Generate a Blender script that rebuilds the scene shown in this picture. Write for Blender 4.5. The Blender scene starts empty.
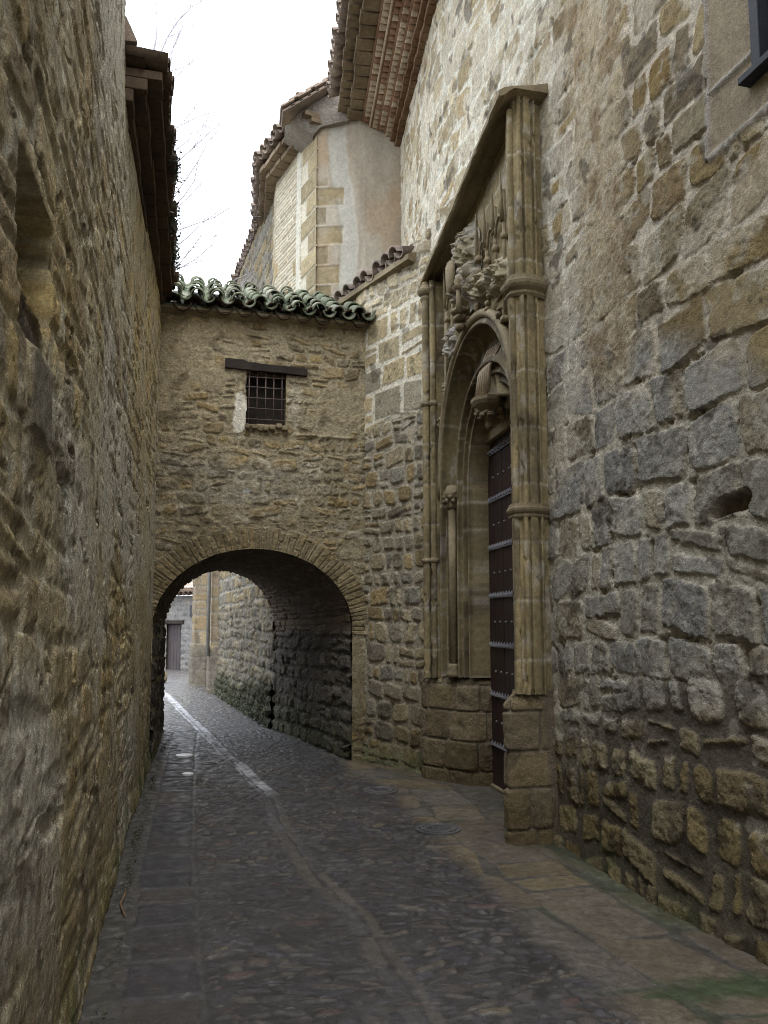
import bpy, math, random, mathutils
from concurrent.futures import ThreadPoolExecutor
import numpy as np
R=math.radians
random.seed(7); RNG=np.random.default_rng(11)
sc=bpy.context.scene; COL=sc.collection
EYE=1.65

# ------------------------------------------------------------------ noise
_lat={}
POOL=ThreadPoolExecutor(4)
def vnoise(x,y,seed=0):
    L=_lat[seed]
    xf=np.floor(x); yf=np.floor(y); fx=x-xf; fy=y-yf
    xi=xf.astype(np.int32)&255; yi=yf.astype(np.int32)&255
    fx=fx*fx*(3-2*fx); fy=fy*fy*(3-2*fy)
    x0=xi<<8; x1=((xi+1)&255)<<8; y1=(yi+1)&255
    a=L[x0|yi]; a+=(L[x1|yi]-a)*fx; b=L[x0|y1]; b+=(L[x1|y1]-b)*fx
    return (a+(b-a)*fy)*2-1
def _par(fn,x,y):
    x=np.asarray(x,dtype=np.float32); y=np.asarray(y,dtype=np.float32)
    if x.size<40000: return fn(x,y)
    n=min(x.shape[0],12); ix=np.linspace(0,x.shape[0],n+1).astype(int)
    out=np.empty(x.shape,np.float32)
    def job(k): out[ix[k]:ix[k+1]]=fn(x[ix[k]:ix[k+1]],y[ix[k]:ix[k+1]])
    list(POOL.map(job,range(n))); return out
def _seeds(seed,oct):
    for o in range(oct):
        if seed+o not in _lat: _lat[seed+o]=np.random.default_rng(1000+seed+o).random(65536).astype(np.float32)
def fbm(x,y,f=1.,oct=4,seed=0,gain=.5):
    _seeds(seed,oct); x,y=np.broadcast_arrays(x,y)
    def fn(x,y):
        s=0;a=1;n=0;ff=f
        for o in range(oct):
            # rotate each octave to hide the lattice
            c,d=math.cos(.7*o+.3)*ff,math.sin(.7*o+.3)*ff
            s=s+a*vnoise(x*np.float32(c)-y*np.float32(d)+np.float32(17.3*o+300),x*np.float32(d)+y*np.float32(c)+np.float32(5.1*o+300),seed+o); n+=a; a*=gain; ff*=2.03
        return s/n
    return _par(fn,x,y)
def ridge(x,y,f=1.,oct=4,seed=0):
    _seeds(seed,oct); x,y=np.broadcast_arrays(x,y)
    def fn(x,y):
        s=0;a=1;n=0;ff=f
        for o in range(oct):
            c,d=math.cos(.9*o)*ff,math.sin(.9*o)*ff
            s=s+a*(1-2*np.abs(vnoise(x*np.float32(c)-y*np.float32(d)+np.float32(7*o+300),x*np.float32(d)+y*np.float32(c)+np.float32(300),seed+o))); n+=a;a*=.5;ff*=2.1
        return s/n
    return _par(fn,x,y)
def mg(*a,**k): return [np.ascontiguousarray(q,dtype=np.float32) for q in np.meshgrid(*a,**k)]
def sstep(a,b,x):
    t=np.clip((x-a)/(b-a),0,1); return t*t*(3-2*t)
def terrace(t,n,e=.22):
    """stepped noise: broken, layered faces with sharp little edges"""
    q=t*n; k=np.floor(q); return (k+sstep(0,e,q-k))/n
OLV=np.array((1.02,1.0,.89),dtype=np.float32)
def mixc(a,b,m):
    m=np.asarray(m)[...,None]; return a*(1-m)+b*m
def C(*c): return np.array(c,dtype=np.float32)

# ------------------------------------------------------------------ masonry field
def masonry(U,V,seed,h=(.2,.32),w=(.25,.5),warp=.03,wf=1.1,split=.25,jit=.02,corner=.35,edge=.012,ef=9.,skew=.12):
    """irregular coursed rubble: signed distance into each stone, an id, and random numbers per stone"""
    r=np.random.default_rng(seed)
    Uw=U+warp*fbm(U,V,wf,3,seed%50+60); Vw=V+warp*1.3*fbm(U,V,wf*.8,3,seed%50+70)
    v=[V.min()-1.0]
    while v[-1]<V.max()+1.: v.append(v[-1]+r.uniform(*h))
    v=np.array(v); ci=np.clip(np.searchsorted(v,Vw)-1,0,len(v)-2)
    v0=v[ci].astype(np.float64); v1=v[ci+1].astype(np.float64)
    base=0; umin,umax=U.min()-1.2,U.max()+1.2; allu=[]
    for c in range(len(v)-1):
        us=[umin-r.uniform(0,.5)]
        while us[-1]<umax: us.append(us[-1]+r.uniform(*w)*(.75+.5*(v[c+1]-v[c])/h[1]))
        allu.append(np.array(us)-umin+2+c*1000.); base+=len(us)
    allu=np.concatenate(allu)
    ids=np.clip(np.searchsorted(allu,Uw.astype(np.float64)-umin+2+ci*1000.)-1,0,len(allu)-2)
    u0=(allu[ids]-ci*1000.+umin-2).astype(np.float32); u1=(allu[ids+1]-ci*1000.+umin-2).astype(np.float32)
    v0=v0.astype(np.float32);v1=v1.astype(np.float32)
    RT=r.random((base*4+8,12)).astype(np.float32)
    r0=RT[ids]
    # split tall or wide stones
    vm=v0+(v1-v0)*(.35+.3*r0[...,0]); sp=r0[...,1]<split; up=Vw>vm
    v0=np.where(sp&up,vm,v0); v1=np.where(sp&~up,vm,v1); ids2=ids+base*(sp&up)
    um=u0+(u1-u0)*(.35+.3*r0[...,2]); sp2=(r0[...,3]<split)&(r0[...,1]>=split*.4); rt=Uw>um
    u0=np.where(sp2&rt,um,u0); u1=np.where(sp2&~rt,um,u1); ids2=ids2+2*base*(sp2&rt)
    RR=RT[ids2]
    u0=u0+jit*RR[...,4];u1=u1-jit*RR[...,5];v0=v0+jit*RR[...,6];v1=v1-jit*RR[...,7]
    uc=(u0+u1)/2;vc=(v0+v1)/2;hw=(u1-u0)/2;hh=(v1-v0)/2
    a=(RR[...,8]-.5)*skew; b=(RR[...,9]-.5)*skew*1.4
    x=Uw-uc+a*(Vw-vc); y=Vw-vc+b*(Uw-uc)
    rad=corner*np.minimum(hw,hh)*(.4+1.2*RR[...,10])
    qx=np.abs(x)-(hw-rad); qy=np.abs(y)-(hh-rad)
    d=-(np.hypot(np.maximum(qx,0),np.maximum(qy,0))+np.minimum(np.maximum(qx,qy),0)-rad)
    d=d+edge*fbm(U,V,ef,6,seed%50+80,.68)
    return d,RR,(x,y,hw,hh)

def palette(RR,cols,k=11):
    cols=np.array(cols,dtype=np.float32); n=len(cols)
    t=RR[...,k]*(n-.001); i=t.astype(int)
    c=cols[i]
    return c*(.82+.36*RR[...,4:5])

# ------------------------------------------------------------------ mesh helpers
def newobj(name,me,mat,parent):
    o=bpy.data.objects.new(name,me); COL.objects.link(o)
    if mat is not None: me.materials.append(mat)
    if parent is not None:
        o.parent=parent
        if parent.type=='EMPTY': o.matrix_parent_inverse=mathutils.Matrix.Translation(-parent.location)
    return o
def mesh_np(name,co,quads,mat,parent=None,col=None,smooth=True):
    me=bpy.data.meshes.new(name)
    co=np.asarray(co,dtype=np.float32).reshape(-1,3); quads=np.asarray(quads,dtype=np.int32)
    used=np.zeros(len(co),bool); used[quads.ravel()]=True
    if not used.all():
        remap=np.cumsum(used)-1; co=co[used]; quads=remap[quads].astype(np.int32)
        if col is not None: col=np.asarray(col).reshape(-1,3)[used]
    F,k=quads.shape
    me.vertices.add(len(co)); me.vertices.foreach_set('co',co.ravel())
    me.loops.add(F*k); me.loops.foreach_set('vertex_index',quads.ravel())
    me.polygons.add(F); me.polygons.foreach_set('loop_start',np.arange(0,F*k,k,dtype=np.int32))
    me.polygons.foreach_set('use_smooth',np.full(F,smooth,dtype=bool))
    me.update(calc_edges=True)
    if col is not None:
        at=me.color_attributes.new('Col','FLOAT_COLOR','POINT')
        c=np.ones((len(co),4),dtype=np.float32); c[:,:3]=np.clip(np.asarray(col).reshape(-1,3),0.004,.85)
        at.data.foreach_set('color',c.ravel())
    return newobj(name,me,mat,parent)
def grid_quads(nu,nv,keep=None,flip=False,wrap=False):
    i=np.arange(nu if wrap else nu-1)[:,None]; j=np.arange(nv-1)[None,:]
    i2=(i+1)%nu
    q=np.stack([i*nv+j+0*i2,i2*nv+j,i2*nv+j+1,i*nv+j+1+0*i2],-1)
    if flip: q=q[...,::-1]
    if keep is not None: return q[keep]
    return q.reshape(-1,4)
def spaced(a,b,f):
    """coordinates from a to b with local step f(x)"""
    o=[a]
    while o[-1]<b: o.append(o[-1]+f(o[-1]))
    o[-1]=b
    return np.array(o)
def poly_pts(P,us):
    P=np.array(P,float); d=np.hypot(*np.diff(P,axis=0).T); s=np.concatenate([[0],np.cumsum(d)])
    x=np.interp(us,s,P[:,0]);y=np.interp(us,s,P[:,1])
    e=np.diff(P,axis=0)/d[:,None]
    # tangents blended near corners
    mid=(s[:-1]+s[1:])/2
    k=np.clip(np.searchsorted(s,us,side='right')-1,0,len(e)-1)
    T=e[k].copy()
    for c in range(1,len(s)-1):
        w=.06; m=np.abs(us-s[c])<w
        t=((us[m]-s[c])/w+1)/2
        T[m]=e[c-1]*(1-t[:,None])+e[c]*t[:,None]
    T/=np.hypot(T[:,0],T[:,1])[:,None]
    return x,y,T,s[-1],s
def sheet(name,P,us,vs,disp,col,mat,parent,side=1,keep=None,lean=None):
    """vertical wall surface over the plan polyline P. side=+1: normal to the left of travel"""
    x,y,T,L,_=poly_pts(P,us)
    n=np.stack([-T[:,1],T[:,0]],-1)*side
    X=x[:,None]+n[:,0:1]*disp; Y=y[:,None]+n[:,1:2]*disp
    Z=np.broadcast_to(vs[None,:],X.shape)
    if lean is not None: X=X+lean
    co=np.stack([X,Y,Z],-1)
    return mesh_np(name,co,grid_quads(len(us),len(vs),keep,flip=(side>0)),mat,parent,col)

class MB:
    """collects vertices and faces for one mesh"""
    def __init__(s): s.v=[];s.f=[]
    def add(s,v,f):
        b=len(s.v); s.v+= [tuple(p) for p in v]; s.f+=[tuple(b+i for i in q) for q in f]; return s
    def box(s,c,d,rz=0,tilt=None,taper=1.):
        cx,cy,cz=c; hx,hy,hz=d[0]/2,d[1]/2,d[2]/2; v=[]
        for z in (-1,1):
            k=taper if z>0 else 1
            for x,y in ((-1,-1),(1,-1),(1,1),(-1,1)):
                px,py,pz=x*hx*k,y*hy*k,z*hz
                if tilt: # rotation about x then y
                    ax,ay=tilt
                    py,pz=py*math.cos(ax)-pz*math.sin(ax),py*math.sin(ax)+pz*math.cos(ax)
                    px,pz=px*math.cos(ay)+pz*math.sin(ay),-px*math.sin(ay)+pz*math.cos(ay)
                v.append((cx+px*math.cos(rz)-py*math.sin(rz),cy+px*math.sin(rz)+py*math.cos(rz),cz+pz))
        return s.add(v,[(0,3,2,1),(4,5,6,7),(0,1,5,4),(1,2,6,5),(2,3,7,6),(3,0,4,7)])
    def tube(s,pts,rad,n=8,cap=True):
        pts=np.array(pts,float); m=len(pts)
        rad=np.full(m,rad) if np.isscalar(rad) else np.array(rad)
        T=np.gradient(pts,axis=0); T/=np.linalg.norm(T,axis=1)[:,None]
        up=np.array([0,0,1.]) if abs(T[0][2])<.9 else np.array([1.,0,0])
        a=np.cross(T[0],up);a/=np.linalg.norm(a); v=[]
        for k in range(m):
            a=a-T[k]*np.dot(a,T[k]); a/=np.linalg.norm(a); b=np.cross(T[k],a)
            for i in range(n):
                t=2*math.pi*i/n; v.append(pts[k]+rad[k]*(math.cos(t)*a+math.sin(t)*b))
        f=[(k*n+i,k*n+(i+1)%n,(k+1)*n+(i+1)%n,(k+1)*n+i) for k in range(m-1) for i in range(n)]
        if cap: f+=[tuple(range(n-1,-1,-1)),tuple((m-1)*n+i for i in range(n))]
        return s.add(v,f)
    def lathe(s,c,prof,n=16,sx=1,sy=1,ph=0):
        """prof: list of (r,z) up the axis"""
        v=[];m=len(prof)
        for r,z in prof:
            for i in range(n):
                t=2*math.pi*(i+ph)/n; v.append((c[0]+r*sx*math.cos(t),c[1]+r*sy*math.sin(t),c[2]+z))
        f=[(k*n+i,k*n+(i+1)%n,(k+1)*n+(i+1)%n,(k+1)*n+i) for k in range(m-1) for i in range(n)]
        f+=[tuple(range(n-1,-1,-1)),tuple((m-1)*n+i for i in range(n))]
        return s.add(v,f)
    def prism(s,poly,z0,z1):
        n=len(poly); v=[(x,y,z0) for x,y in poly]+[(x,y,z1) for x,y in poly]
        return s.add(v,[tuple(range(n-1,-1,-1)),tuple(range(n,2*n))]+[(i,(i+1)%n,n+(i+1)%n,n+i) for i in range(n)])
    def extr(s,sec,A,B):
        """section [(out,z)] swept from A to B (plan points), out = to the left of travel A->B"""
        A=np.array(A,float);B=np.array(B,float);e=(B-A)/np.linalg.norm(B-A);nn=np.array([-e[1],e[0]])
        n=len(sec);v=[]
        for Q in (A,B):
            for o,z in sec: p=Q+nn*o; v.append((p[0],p[1],z))
        return s.add(v,[tuple(range(n)),tuple(range(2*n-1,n-1,-1))]+[(i,n+i,n+(i+1)%n,(i+1)%n) for i in range(n)])
    def build(s,name,mat,parent=None,smooth=False,bevel=0,jitter=0,loc=None):
        me=bpy.data.meshes.new(name); v=s.v
        if jitter:
            rr=random.Random(len(v)); v=[tuple(c+rr.uniform(-jitter,jitter) for c in p) for p in v]
        me.from_pydata(v,[],s.f); me.update()
        if smooth: me.polygons.foreach_set('use_smooth',[True]*len(me.polygons))
        o=newobj(name,me,mat,parent)
        if bevel:
            m=o.modifiers.new('b','BEVEL'); m.width=bevel; m.segments=2; m.limit_method='ANGLE'; m.angle_limit=R(35)
        return o
def thing(name,label,cat,loc=(0,0,0),group=None):
    o=bpy.data.objects.new(name,None); COL.objects.link(o); o.location=loc; o.empty_display_size=.2
    o['label']=label;o['category']=cat
    if group:o['group']=group
    return o
def tag(o,label,cat,group=None):
    o['label']=label;o['category']=cat
    if group:o['group']=group
    return o

# ------------------------------------------------------------------ materials
def mat_new(name):
    m=bpy.data.materials.new(name); m.use_nodes=True; nt=m.node_tree
    b=nt.nodes['Principled BSDF']; return m,nt,b
def N(nt,t,**k):
    n=nt.nodes.new(t)
    for a,v in k.items():
        if a in n.inputs: n.inputs[a].default_value=v
        else: setattr(n,a,v)
    return n
def add_bump(nt,b,levels):
    """levels: (scale, distance, detail)"""
    tc=N(nt,'ShaderNodeTexCoord'); prev=None
    for s,dist,det in levels:
        n=N(nt,'ShaderNodeTexNoise'); n.inputs['Scale'].default_value=s; n.inputs['Detail'].default_value=det; n.inputs['Roughness'].default_value=.65
        nt.links.new(tc.outputs['Object'],n.inputs['Vector'])
        bp=N(nt,'ShaderNodeBump'); bp.inputs['Strength'].default_value=1; bp.inputs['Distance'].default_value=dist
        nt.links.new(n.outputs['Fac'],bp.inputs['Height'])
        if prev: nt.links.new(prev.outputs['Normal'],bp.inputs['Normal'])
        prev=bp
    nt.links.new(prev.outputs['Normal'],b.inputs['Normal'])
def mat_stone(name,base=None,rough=.88,bump=((28,.03,8),(140,.010,5)),mott=(.74,1.26),spec=.25,mscale=22,col2=None,wet=None):
    m,nt,b=mat_new(name)
    tc=N(nt,'ShaderNodeTexCoord')
    if base is None:
        src=N(nt,'ShaderNodeAttribute'); src.attribute_name='Col'; out=src.outputs['Color']
    else:
        n0=N(nt,'ShaderNodeTexNoise'); n0.inputs['Scale'].default_value=2.3; n0.inputs['Detail'].default_value=5
        nt.links.new(tc.outputs['Object'],n0.inputs['Vector'])
        cr=N(nt,'ShaderNodeValToRGB'); cr.color_ramp.elements[0].position=.32; cr.color_ramp.elements[1].position=.68
        cr.color_ramp.elements[0].color=(*base,1); cr.color_ramp.elements[1].color=(*(col2 or tuple(c*1.25 for c in base)),1)
        nt.links.new(n0.outputs['Fac'],cr.inputs['Fac']); out=cr.outputs['Color']
    n1=N(nt,'ShaderNodeTexNoise'); n1.inputs['Scale'].default_value=mscale; n1.inputs['Detail'].default_value=8; n1.inputs['Roughness'].default_value=.7
    nt.links.new(tc.outputs['Object'],n1.inputs['Vector'])
    mr=N(nt,'ShaderNodeMapRange'); mr.inputs['From Min'].default_value=.3; mr.inputs['From Max'].default_value=.7
    mr.inputs['To Min'].default_value=mott[0]; mr.inputs['To Max'].default_value=mott[1]
    nt.links.new(n1.outputs['Fac'],mr.inputs['Value'])
    n3=N(nt,'ShaderNodeTexNoise'); n3.inputs['Scale'].default_value=mscale*5; n3.inputs['Detail'].default_value=4; n3.inputs['Roughness'].default_value=.75
    nt.links.new(tc.outputs['Object'],n3.inputs['Vector'])
    m3=N(nt,'ShaderNodeMapRange'); m3.inputs['From Min'].default_value=.32; m3.inputs['From Max'].default_value=.68
    m3.inputs['To Min'].default_value=1-(1-mott[0])*1.0; m3.inputs['To Max'].default_value=1+(mott[1]-1)*1.0
    nt.links.new(n3.outputs['Fac'],m3.inputs['Value'])
    mm=N(nt,'ShaderNodeMath',operation='MULTIPLY'); nt.links.new(mr.outputs['Result'],mm.inputs[0]); nt.links.new(m3.outputs['Result'],mm.inputs[1])
    vm=N(nt,'ShaderNodeVectorMath',operation='SCALE'); nt.links.new(out,vm.inputs[0]); nt.links.new(mm.outputs['Value'],vm.inputs['Scale'])
    nt.links.new(vm.outputs['Vector'],b.inputs['Base Color'])
    b.inputs['Roughness'].default_value=rough
    b.inputs['Specular IOR Level'].default_value=spec
    if wet:
        n2=N(nt,'ShaderNodeTexNoise'); n2.inputs['Scale'].default_value=9; n2.inputs['Detail'].default_value=5
        nt.links.new(tc.outputs['Object'],n2.inputs['Vector'])
        m2=N(nt,'ShaderNodeMapRange'); m2.inputs['From Min'].default_value=.35; m2.inputs['From Max'].default_value=.65
        m2.inputs['To Min'].default_value=wet[0]; m2.inputs['To Max'].default_value=wet[1]
        nt.links.new(n2.outputs['Fac'],m2.inputs['Value']); nt.links.new(m2.outputs['Result'],b.inputs['Roughness'])
    if bump: add_bump(nt,b,bump)
    return m
M={}
M['wall']=mat_stone('rubble_stone')
M['wallfine']=mat_stone('ashlar_stone',bump=((40,.004,6),(170,.002,3)))
M['carved']=mat_stone('carved_sandstone',(.15,.118,.070),col2=(.27,.22,.135),bump=((30,.006,6),(150,.002,4)),rough=.85)
M['ground']=mat_stone('paving_stone',bump=((60,.004,5),(220,.002,3)),wet=(.34,.72),spec=.5)
M['oldwood']=mat_stone('dark_oak',(.018,.014,.012),col2=(.035,.027,.022),rough=.8,bump=((50,.004,4),))
M['door']=mat_stone('door_wood',(.022,.012,.011),col2=(.034,.020,.018),rough=.55,bump=((70,.002,4),),mott=(.8,1.2),spec=.35)
M['iron']=mat_stone('wrought_iron',(.06,.06,.065),col2=(.11,.105,.1),rough=.5,bump=((80,.001,3),),spec=.6)
M['paleiron']=mat_stone('worn_iron',(.12,.12,.135),col2=(.20,.20,.22),rough=.42,bump=((60,.002,3),),spec=.6)
M['brick']=mat_stone('cornice_brick',(.13,.075,.042),col2=(.21,.135,.08),bump=((30,.006,5),))
M['brickpink']=mat_stone('pink_brick',(.24,.14,.095),col2=(.36,.24,.165),bump=((30,.005,5),))
M['tilepale']=mat_stone('pale_clay',(.42,.34,.25),col2=(.60,.51,.40),bump=((30,.004,5),))
M['darkclay']=mat_stone('dark_clay',(.052,.036,.024),col2=(.10,.070,.046),bump=((30,.006,5),))
M['bigbrick']=mat_stone('eave_brick',(.13,.095,.060),col2=(.27,.21,.14),bump=((30,.006,5),))
M['tile']=mat_stone('old_clay_tile',(.12,.095,.078),col2=(.34,.27,.215),bump=((30,.005,5),),mscale=14)
M['mossytile']=mat_stone('mossy_clay_tile',(.070,.100,.050),col2=(.27,.27,.21),bump=((30,.006,5),(90,.003,4)),mscale=10)
M['glass']=mat_stone('dark_pane',(.012,.013,.016),rough=.2,bump=None,spec=.5)
M['darkframe']=mat_stone('dark_painted_wood',(.020,.022,.028),col2=(.035,.037,.045),rough=.6,bump=((60,.002,3),))
M['rust']=mat_stone('rusty_iron',(.075,.055,.05),col2=(.15,.115,.10),rough=.7,bump=((80,.001,3),))
M['bark']=mat_stone('grey_bark',(.42,.40,.45),col2=(.55,.52,.56),bump=((60,.003,4),))
M['plaster']=mat_stone('pale_plaster',bump=((12,.006,6),(70,.003,4)),mott=(.88,1.12))
def mat_leaf(name,c1,c2):
    m,nt,b=mat_new(name); tc=N(nt,'ShaderNodeTexCoord'); n=N(nt,'ShaderNodeTexNoise'); n.inputs['Scale'].default_value=14
    nt.links.new(tc.outputs['Object'],n.inputs['Vector']); cr=N(nt,'ShaderNodeValToRGB')
    cr.color_ramp.elements[0].position=.35; cr.color_ramp.elements[1].position=.65
    cr.color_ramp.elements[0].color=(*c1,1); cr.color_ramp.elements[1].color=(*c2,1)
    nt.links.new(n.outputs['Fac'],cr.inputs['Fac']); nt.links.new(cr.outputs['Color'],b.inputs['Base Color']); b.inputs['Roughness'].default_value=.6
    return m
M['leaf']=mat_leaf('weed_leaf',(.016,.026,.008),(.042,.055,.020))
M['ivy']=mat_leaf('ivy_leaf',(.02,.035,.02),(.04,.06,.035))

# palettes (linear albedo)
OCH=C(.33,.245,.125); OCHD=C(.22,.155,.075); TAN=C(.36,.30,.205); GRY=C(.25,.24,.228); LAV=C(.285,.275,.275)
PAL=C(.50,.46,.38); MORT=C(.50,.455,.385); DMORT=C(.155,.135,.112); BRN=C(.17,.125,.08); MOSS=C(.05,.07,.022)

# ================================================================== GROUND
def build_ground():
    xs=np.concatenate([[-260,-60,-20,-9,-6,-4.5],spaced(-3.4,-1.3,lambda x:.03)[:-1],spaced(-1.3,2.9,lambda x:.0105),[3.2,4,6,12,30,90,260]])
    ys=np.concatenate([[-60,-20,-8,-4,-1],spaced(0,2.6,lambda y:.09)[:-1],spaced(2.6,33,lambda y:.0042*max(1.,(y/3.2))**1.35)[:-1],[33,36,42,60,120,400]])
    X,Y=mg(xs,ys,indexing='ij'); XF,YF=X,Y; X=np.clip(X,-6,6); Y=np.clip(Y,-2,34)
    # flat worn cobbles set on edge
    d,RR,_=masonry(X,Y,5,h=(.05,.10),w=(.06,.17),warp=.10,wf=1.8,split=.2,jit=.02,corner=.9,edge=.026,ef=12,skew=.8)
    st=sstep(-.003,.014,d)
    col=palette(RR,[(.105,.098,.092),(.12,.11,.098),(.08,.076,.078),(.15,.132,.10),(.13,.102,.08),(.10,.095,.105),(.17,.155,.135),(.11,.10,.09),(.075,.07,.078)])
    rr=RR[...,0]
    col=np.where((rr<.03)[...,None],C(.15,.095,.08),col); col=np.where((rr>.985)[...,None],C(.19,.16,.10),col)
    dirt=C(.064,.060,.056)+.03*fbm(X,Y,6,3,3)[...,None]
    wear=sstep(-.22,.30,fbm(X,Y,2.3,5,8))      # where grit fills the joints
    col=mixc(dirt,col,st*(1-.45*wear))
    Z=.0085*st*(1-.6*wear)*(1+.6*(RR[...,1]-.5))+.005*(RR[...,2]-.5)*st+.004*terrace(fbm(X,Y,14,4,31),4)
    # left kerb row of long dark slabs: between the left wall and x = wall + .55
    xl=np.interp(Y,[0,3.78,6.1,10.8,14,30],[-.40,-.62,-.80,-1.03,-1.15,-1.15])
    s=X-xl
    d2,R2,_=masonry(Y,s*0+.3+.0*s,21,h=(1.6,1.61),w=(.22,.46),warp=.01,split=.0,jit=.03,corner=.0,edge=.004,skew=.0)
    d2=np.minimum(d2,np.minimum(s-.15,.50-s)+.02*fbm(X,Y,5,3,25)); inl=sstep(.10,.16,s)*(1-sstep(.50,.54,s))*(Y<13)
    st2=sstep(0,.03,d2)
    c2=mixc(C(.105,.10,.092)+0*col,palette(R2,[(.060,.055,.055),(.070,.062,.058),(.082,.07,.056),(.055,.053,.057)]),st2)
    inl2=inl*(.68+.32*sstep(-.3,.2,fbm(X,Y,1.1,4,27))); col=mixc(col,c2,inl2); Z=Z*(1-inl)+inl*(.008*st2-.008)
    # gritty gutter at the left wall foot
    g=(1-sstep(.08,.17,s))*(s>-.6); col=mixc(col,C(.09,.085,.068)*(1+.3*fbm(X,Y,14,3,4))[...,None],g*.8)
    # pale channel stones running through the arch, then dark long slabs towards the viewer
    xc=np.interp(Y,[0,3.44,5.6,8.1,10.6,13.6,17.8,20.7,24,30],[1.15,.93,.47,.33,-.11,-.597,-1.31,-1.83,-2.4,-3.4])
    xc2=np.interp(Y,[0,3.44,4.7,5.5,7.0,8.1],[.86,.80,.70,.52,.36,.33])
    e=np.abs(X-xc-.03*fbm(X,Y,1.5,2,9)); w=.075
    dch,R3,_=masonry(Y,X-xc,33,h=(.3,.3001),w=(.25,.45),warp=.0,split=0,jit=.01,corner=.1,edge=.004)
    on=(1-sstep(w-.012,w+.012,e))*sstep(8.0,8.15,Y)
    gap=sstep(0,.012,dch)
    worn=sstep(-.35,.15,fbm(X,Y,3,3,30)+.12*(Y-9.5))
    col=mixc(col,(C(.46,.465,.48)*(.75+.5*R3[...,4:5])),on*gap*(.30+.70*worn)); Z=Z+on*.006
    e2=np.abs(X-xc2); on2=(1-sstep(.075,.09,e2+.012*fbm(X,Y,7,2,2)))*(Y<8.0)*(Y>2)
    d4,R4,_=masonry(Y,X-xc2,35,h=(.6,.61),w=(.28,.6),warp=0,split=0,jit=.01,corner=.1,edge=.006)
    col=mixc(col,palette(R4,[(.13,.118,.10),(.10,.095,.09),(.15,.13,.10)]),on2*.85*sstep(0,.012,d4)); Z=np.where(on2>.5,.004*sstep(0,.01,d4)-.002,Z)
    # large worn slabs along the right wall
    xr=np.interp(Y,[0,3.7,4.6,5.8,6.2,8.2,8.7,9.95,13.2,18.5],[2.8,2.57,2.43,2.38,2.35,2.35,2.05,1.53,.58,-.26])
    t=xr-X; wid=np.interp(Y,[0,4,6,8.5,9.8,11],[.95,.9,.85,.75,.35,.1])
    d5,R5,_=masonry(Y,t,44,h=(.36,.5),w=(.45,.95),warp=.05,wf=.8,split=.1,jit=.012,corner=.12,edge=.012,ef=4,skew=.35)
    c5=palette(R5,[(.165,.138,.10),(.145,.128,.105),(.18,.15,.098),(.13,.122,.108),(.15,.13,.10)])
    c5=c5*C(1.35,1.28,1.10)*(1+.22*fbm(X,Y,5,4,12))[...,None]
    on5=(1-sstep(wid-.10,wid+.10,t+.16*fbm(X,Y,1.8,3,6)))*(t>-.5)*(Y<11)
    st5=sstep(0,.02,d5)
    col=mixc(col,mixc(C(.115,.105,.085)+0*c5,c5,st5),on5*.85); Z=Z*(1-on5)+on5*(.005*st5+.002*fbm(X,Y,6,3,5))
    # moss patch, lower right, and green joints
    mo=(1-sstep(.55,1.25,np.hypot((X-2.25)/.38,(Y-3.52)/.13)+.7*fbm(X,Y,9,5,15)))*.95
    mo=np.maximum(mo,(1-sstep(0,.18,t+.1*fbm(X,Y,5,3,2)))*sstep(-.1,.3,fbm(X,Y,2.2,3,19))*.6*(t>-.6))
    mo=np.maximum(mo,on5*(1-st5)*sstep(.1,.5,fbm(X,Y,1.6,3,23))*.5)
    col=mixc(col,C(.075,.105,.045)*(1+.6*fbm(X,Y,24,3,6))[...,None],mo)
    ck=sstep(.90,.97,ridge(X*.6,Y,2.6,3,61)+.05*fbm(X,Y,20,3,62))*sstep(-.1,.2,fbm(X,Y,1.3,3,63)); col=mixc(col,C(.035,.032,.03)+0*col,.75*ck); Z=Z-.006*ck
    # water-worn light grit and pale specks
    sp=sstep(.62,.75,fbm(X,Y,26,2,40)); col=mixc(col,C(.25,.24,.22)+0*col,sp*.55)
    col=col*(1+.18*fbm(X,Y,1.1,4,50)+.10*fbm(X,Y,30,2,41))[...,None]
    col=col*(1+.25*fbm(X,Y,22,3,58)+.35*fbm(X,Y,55,3,59))[...,None]*C(.60,.595,.615)*(1-.0*Y[...,None])
    Z=Z+.010*fbm(X,Y,.9,3,51)+.0035*fbm(X,Y,18,3,52)
    # far plaza a little paler
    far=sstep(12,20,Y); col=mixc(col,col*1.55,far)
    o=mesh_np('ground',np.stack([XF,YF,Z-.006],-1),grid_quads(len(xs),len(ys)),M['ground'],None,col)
    o['kind']='structure'; return o
build_ground()

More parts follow.
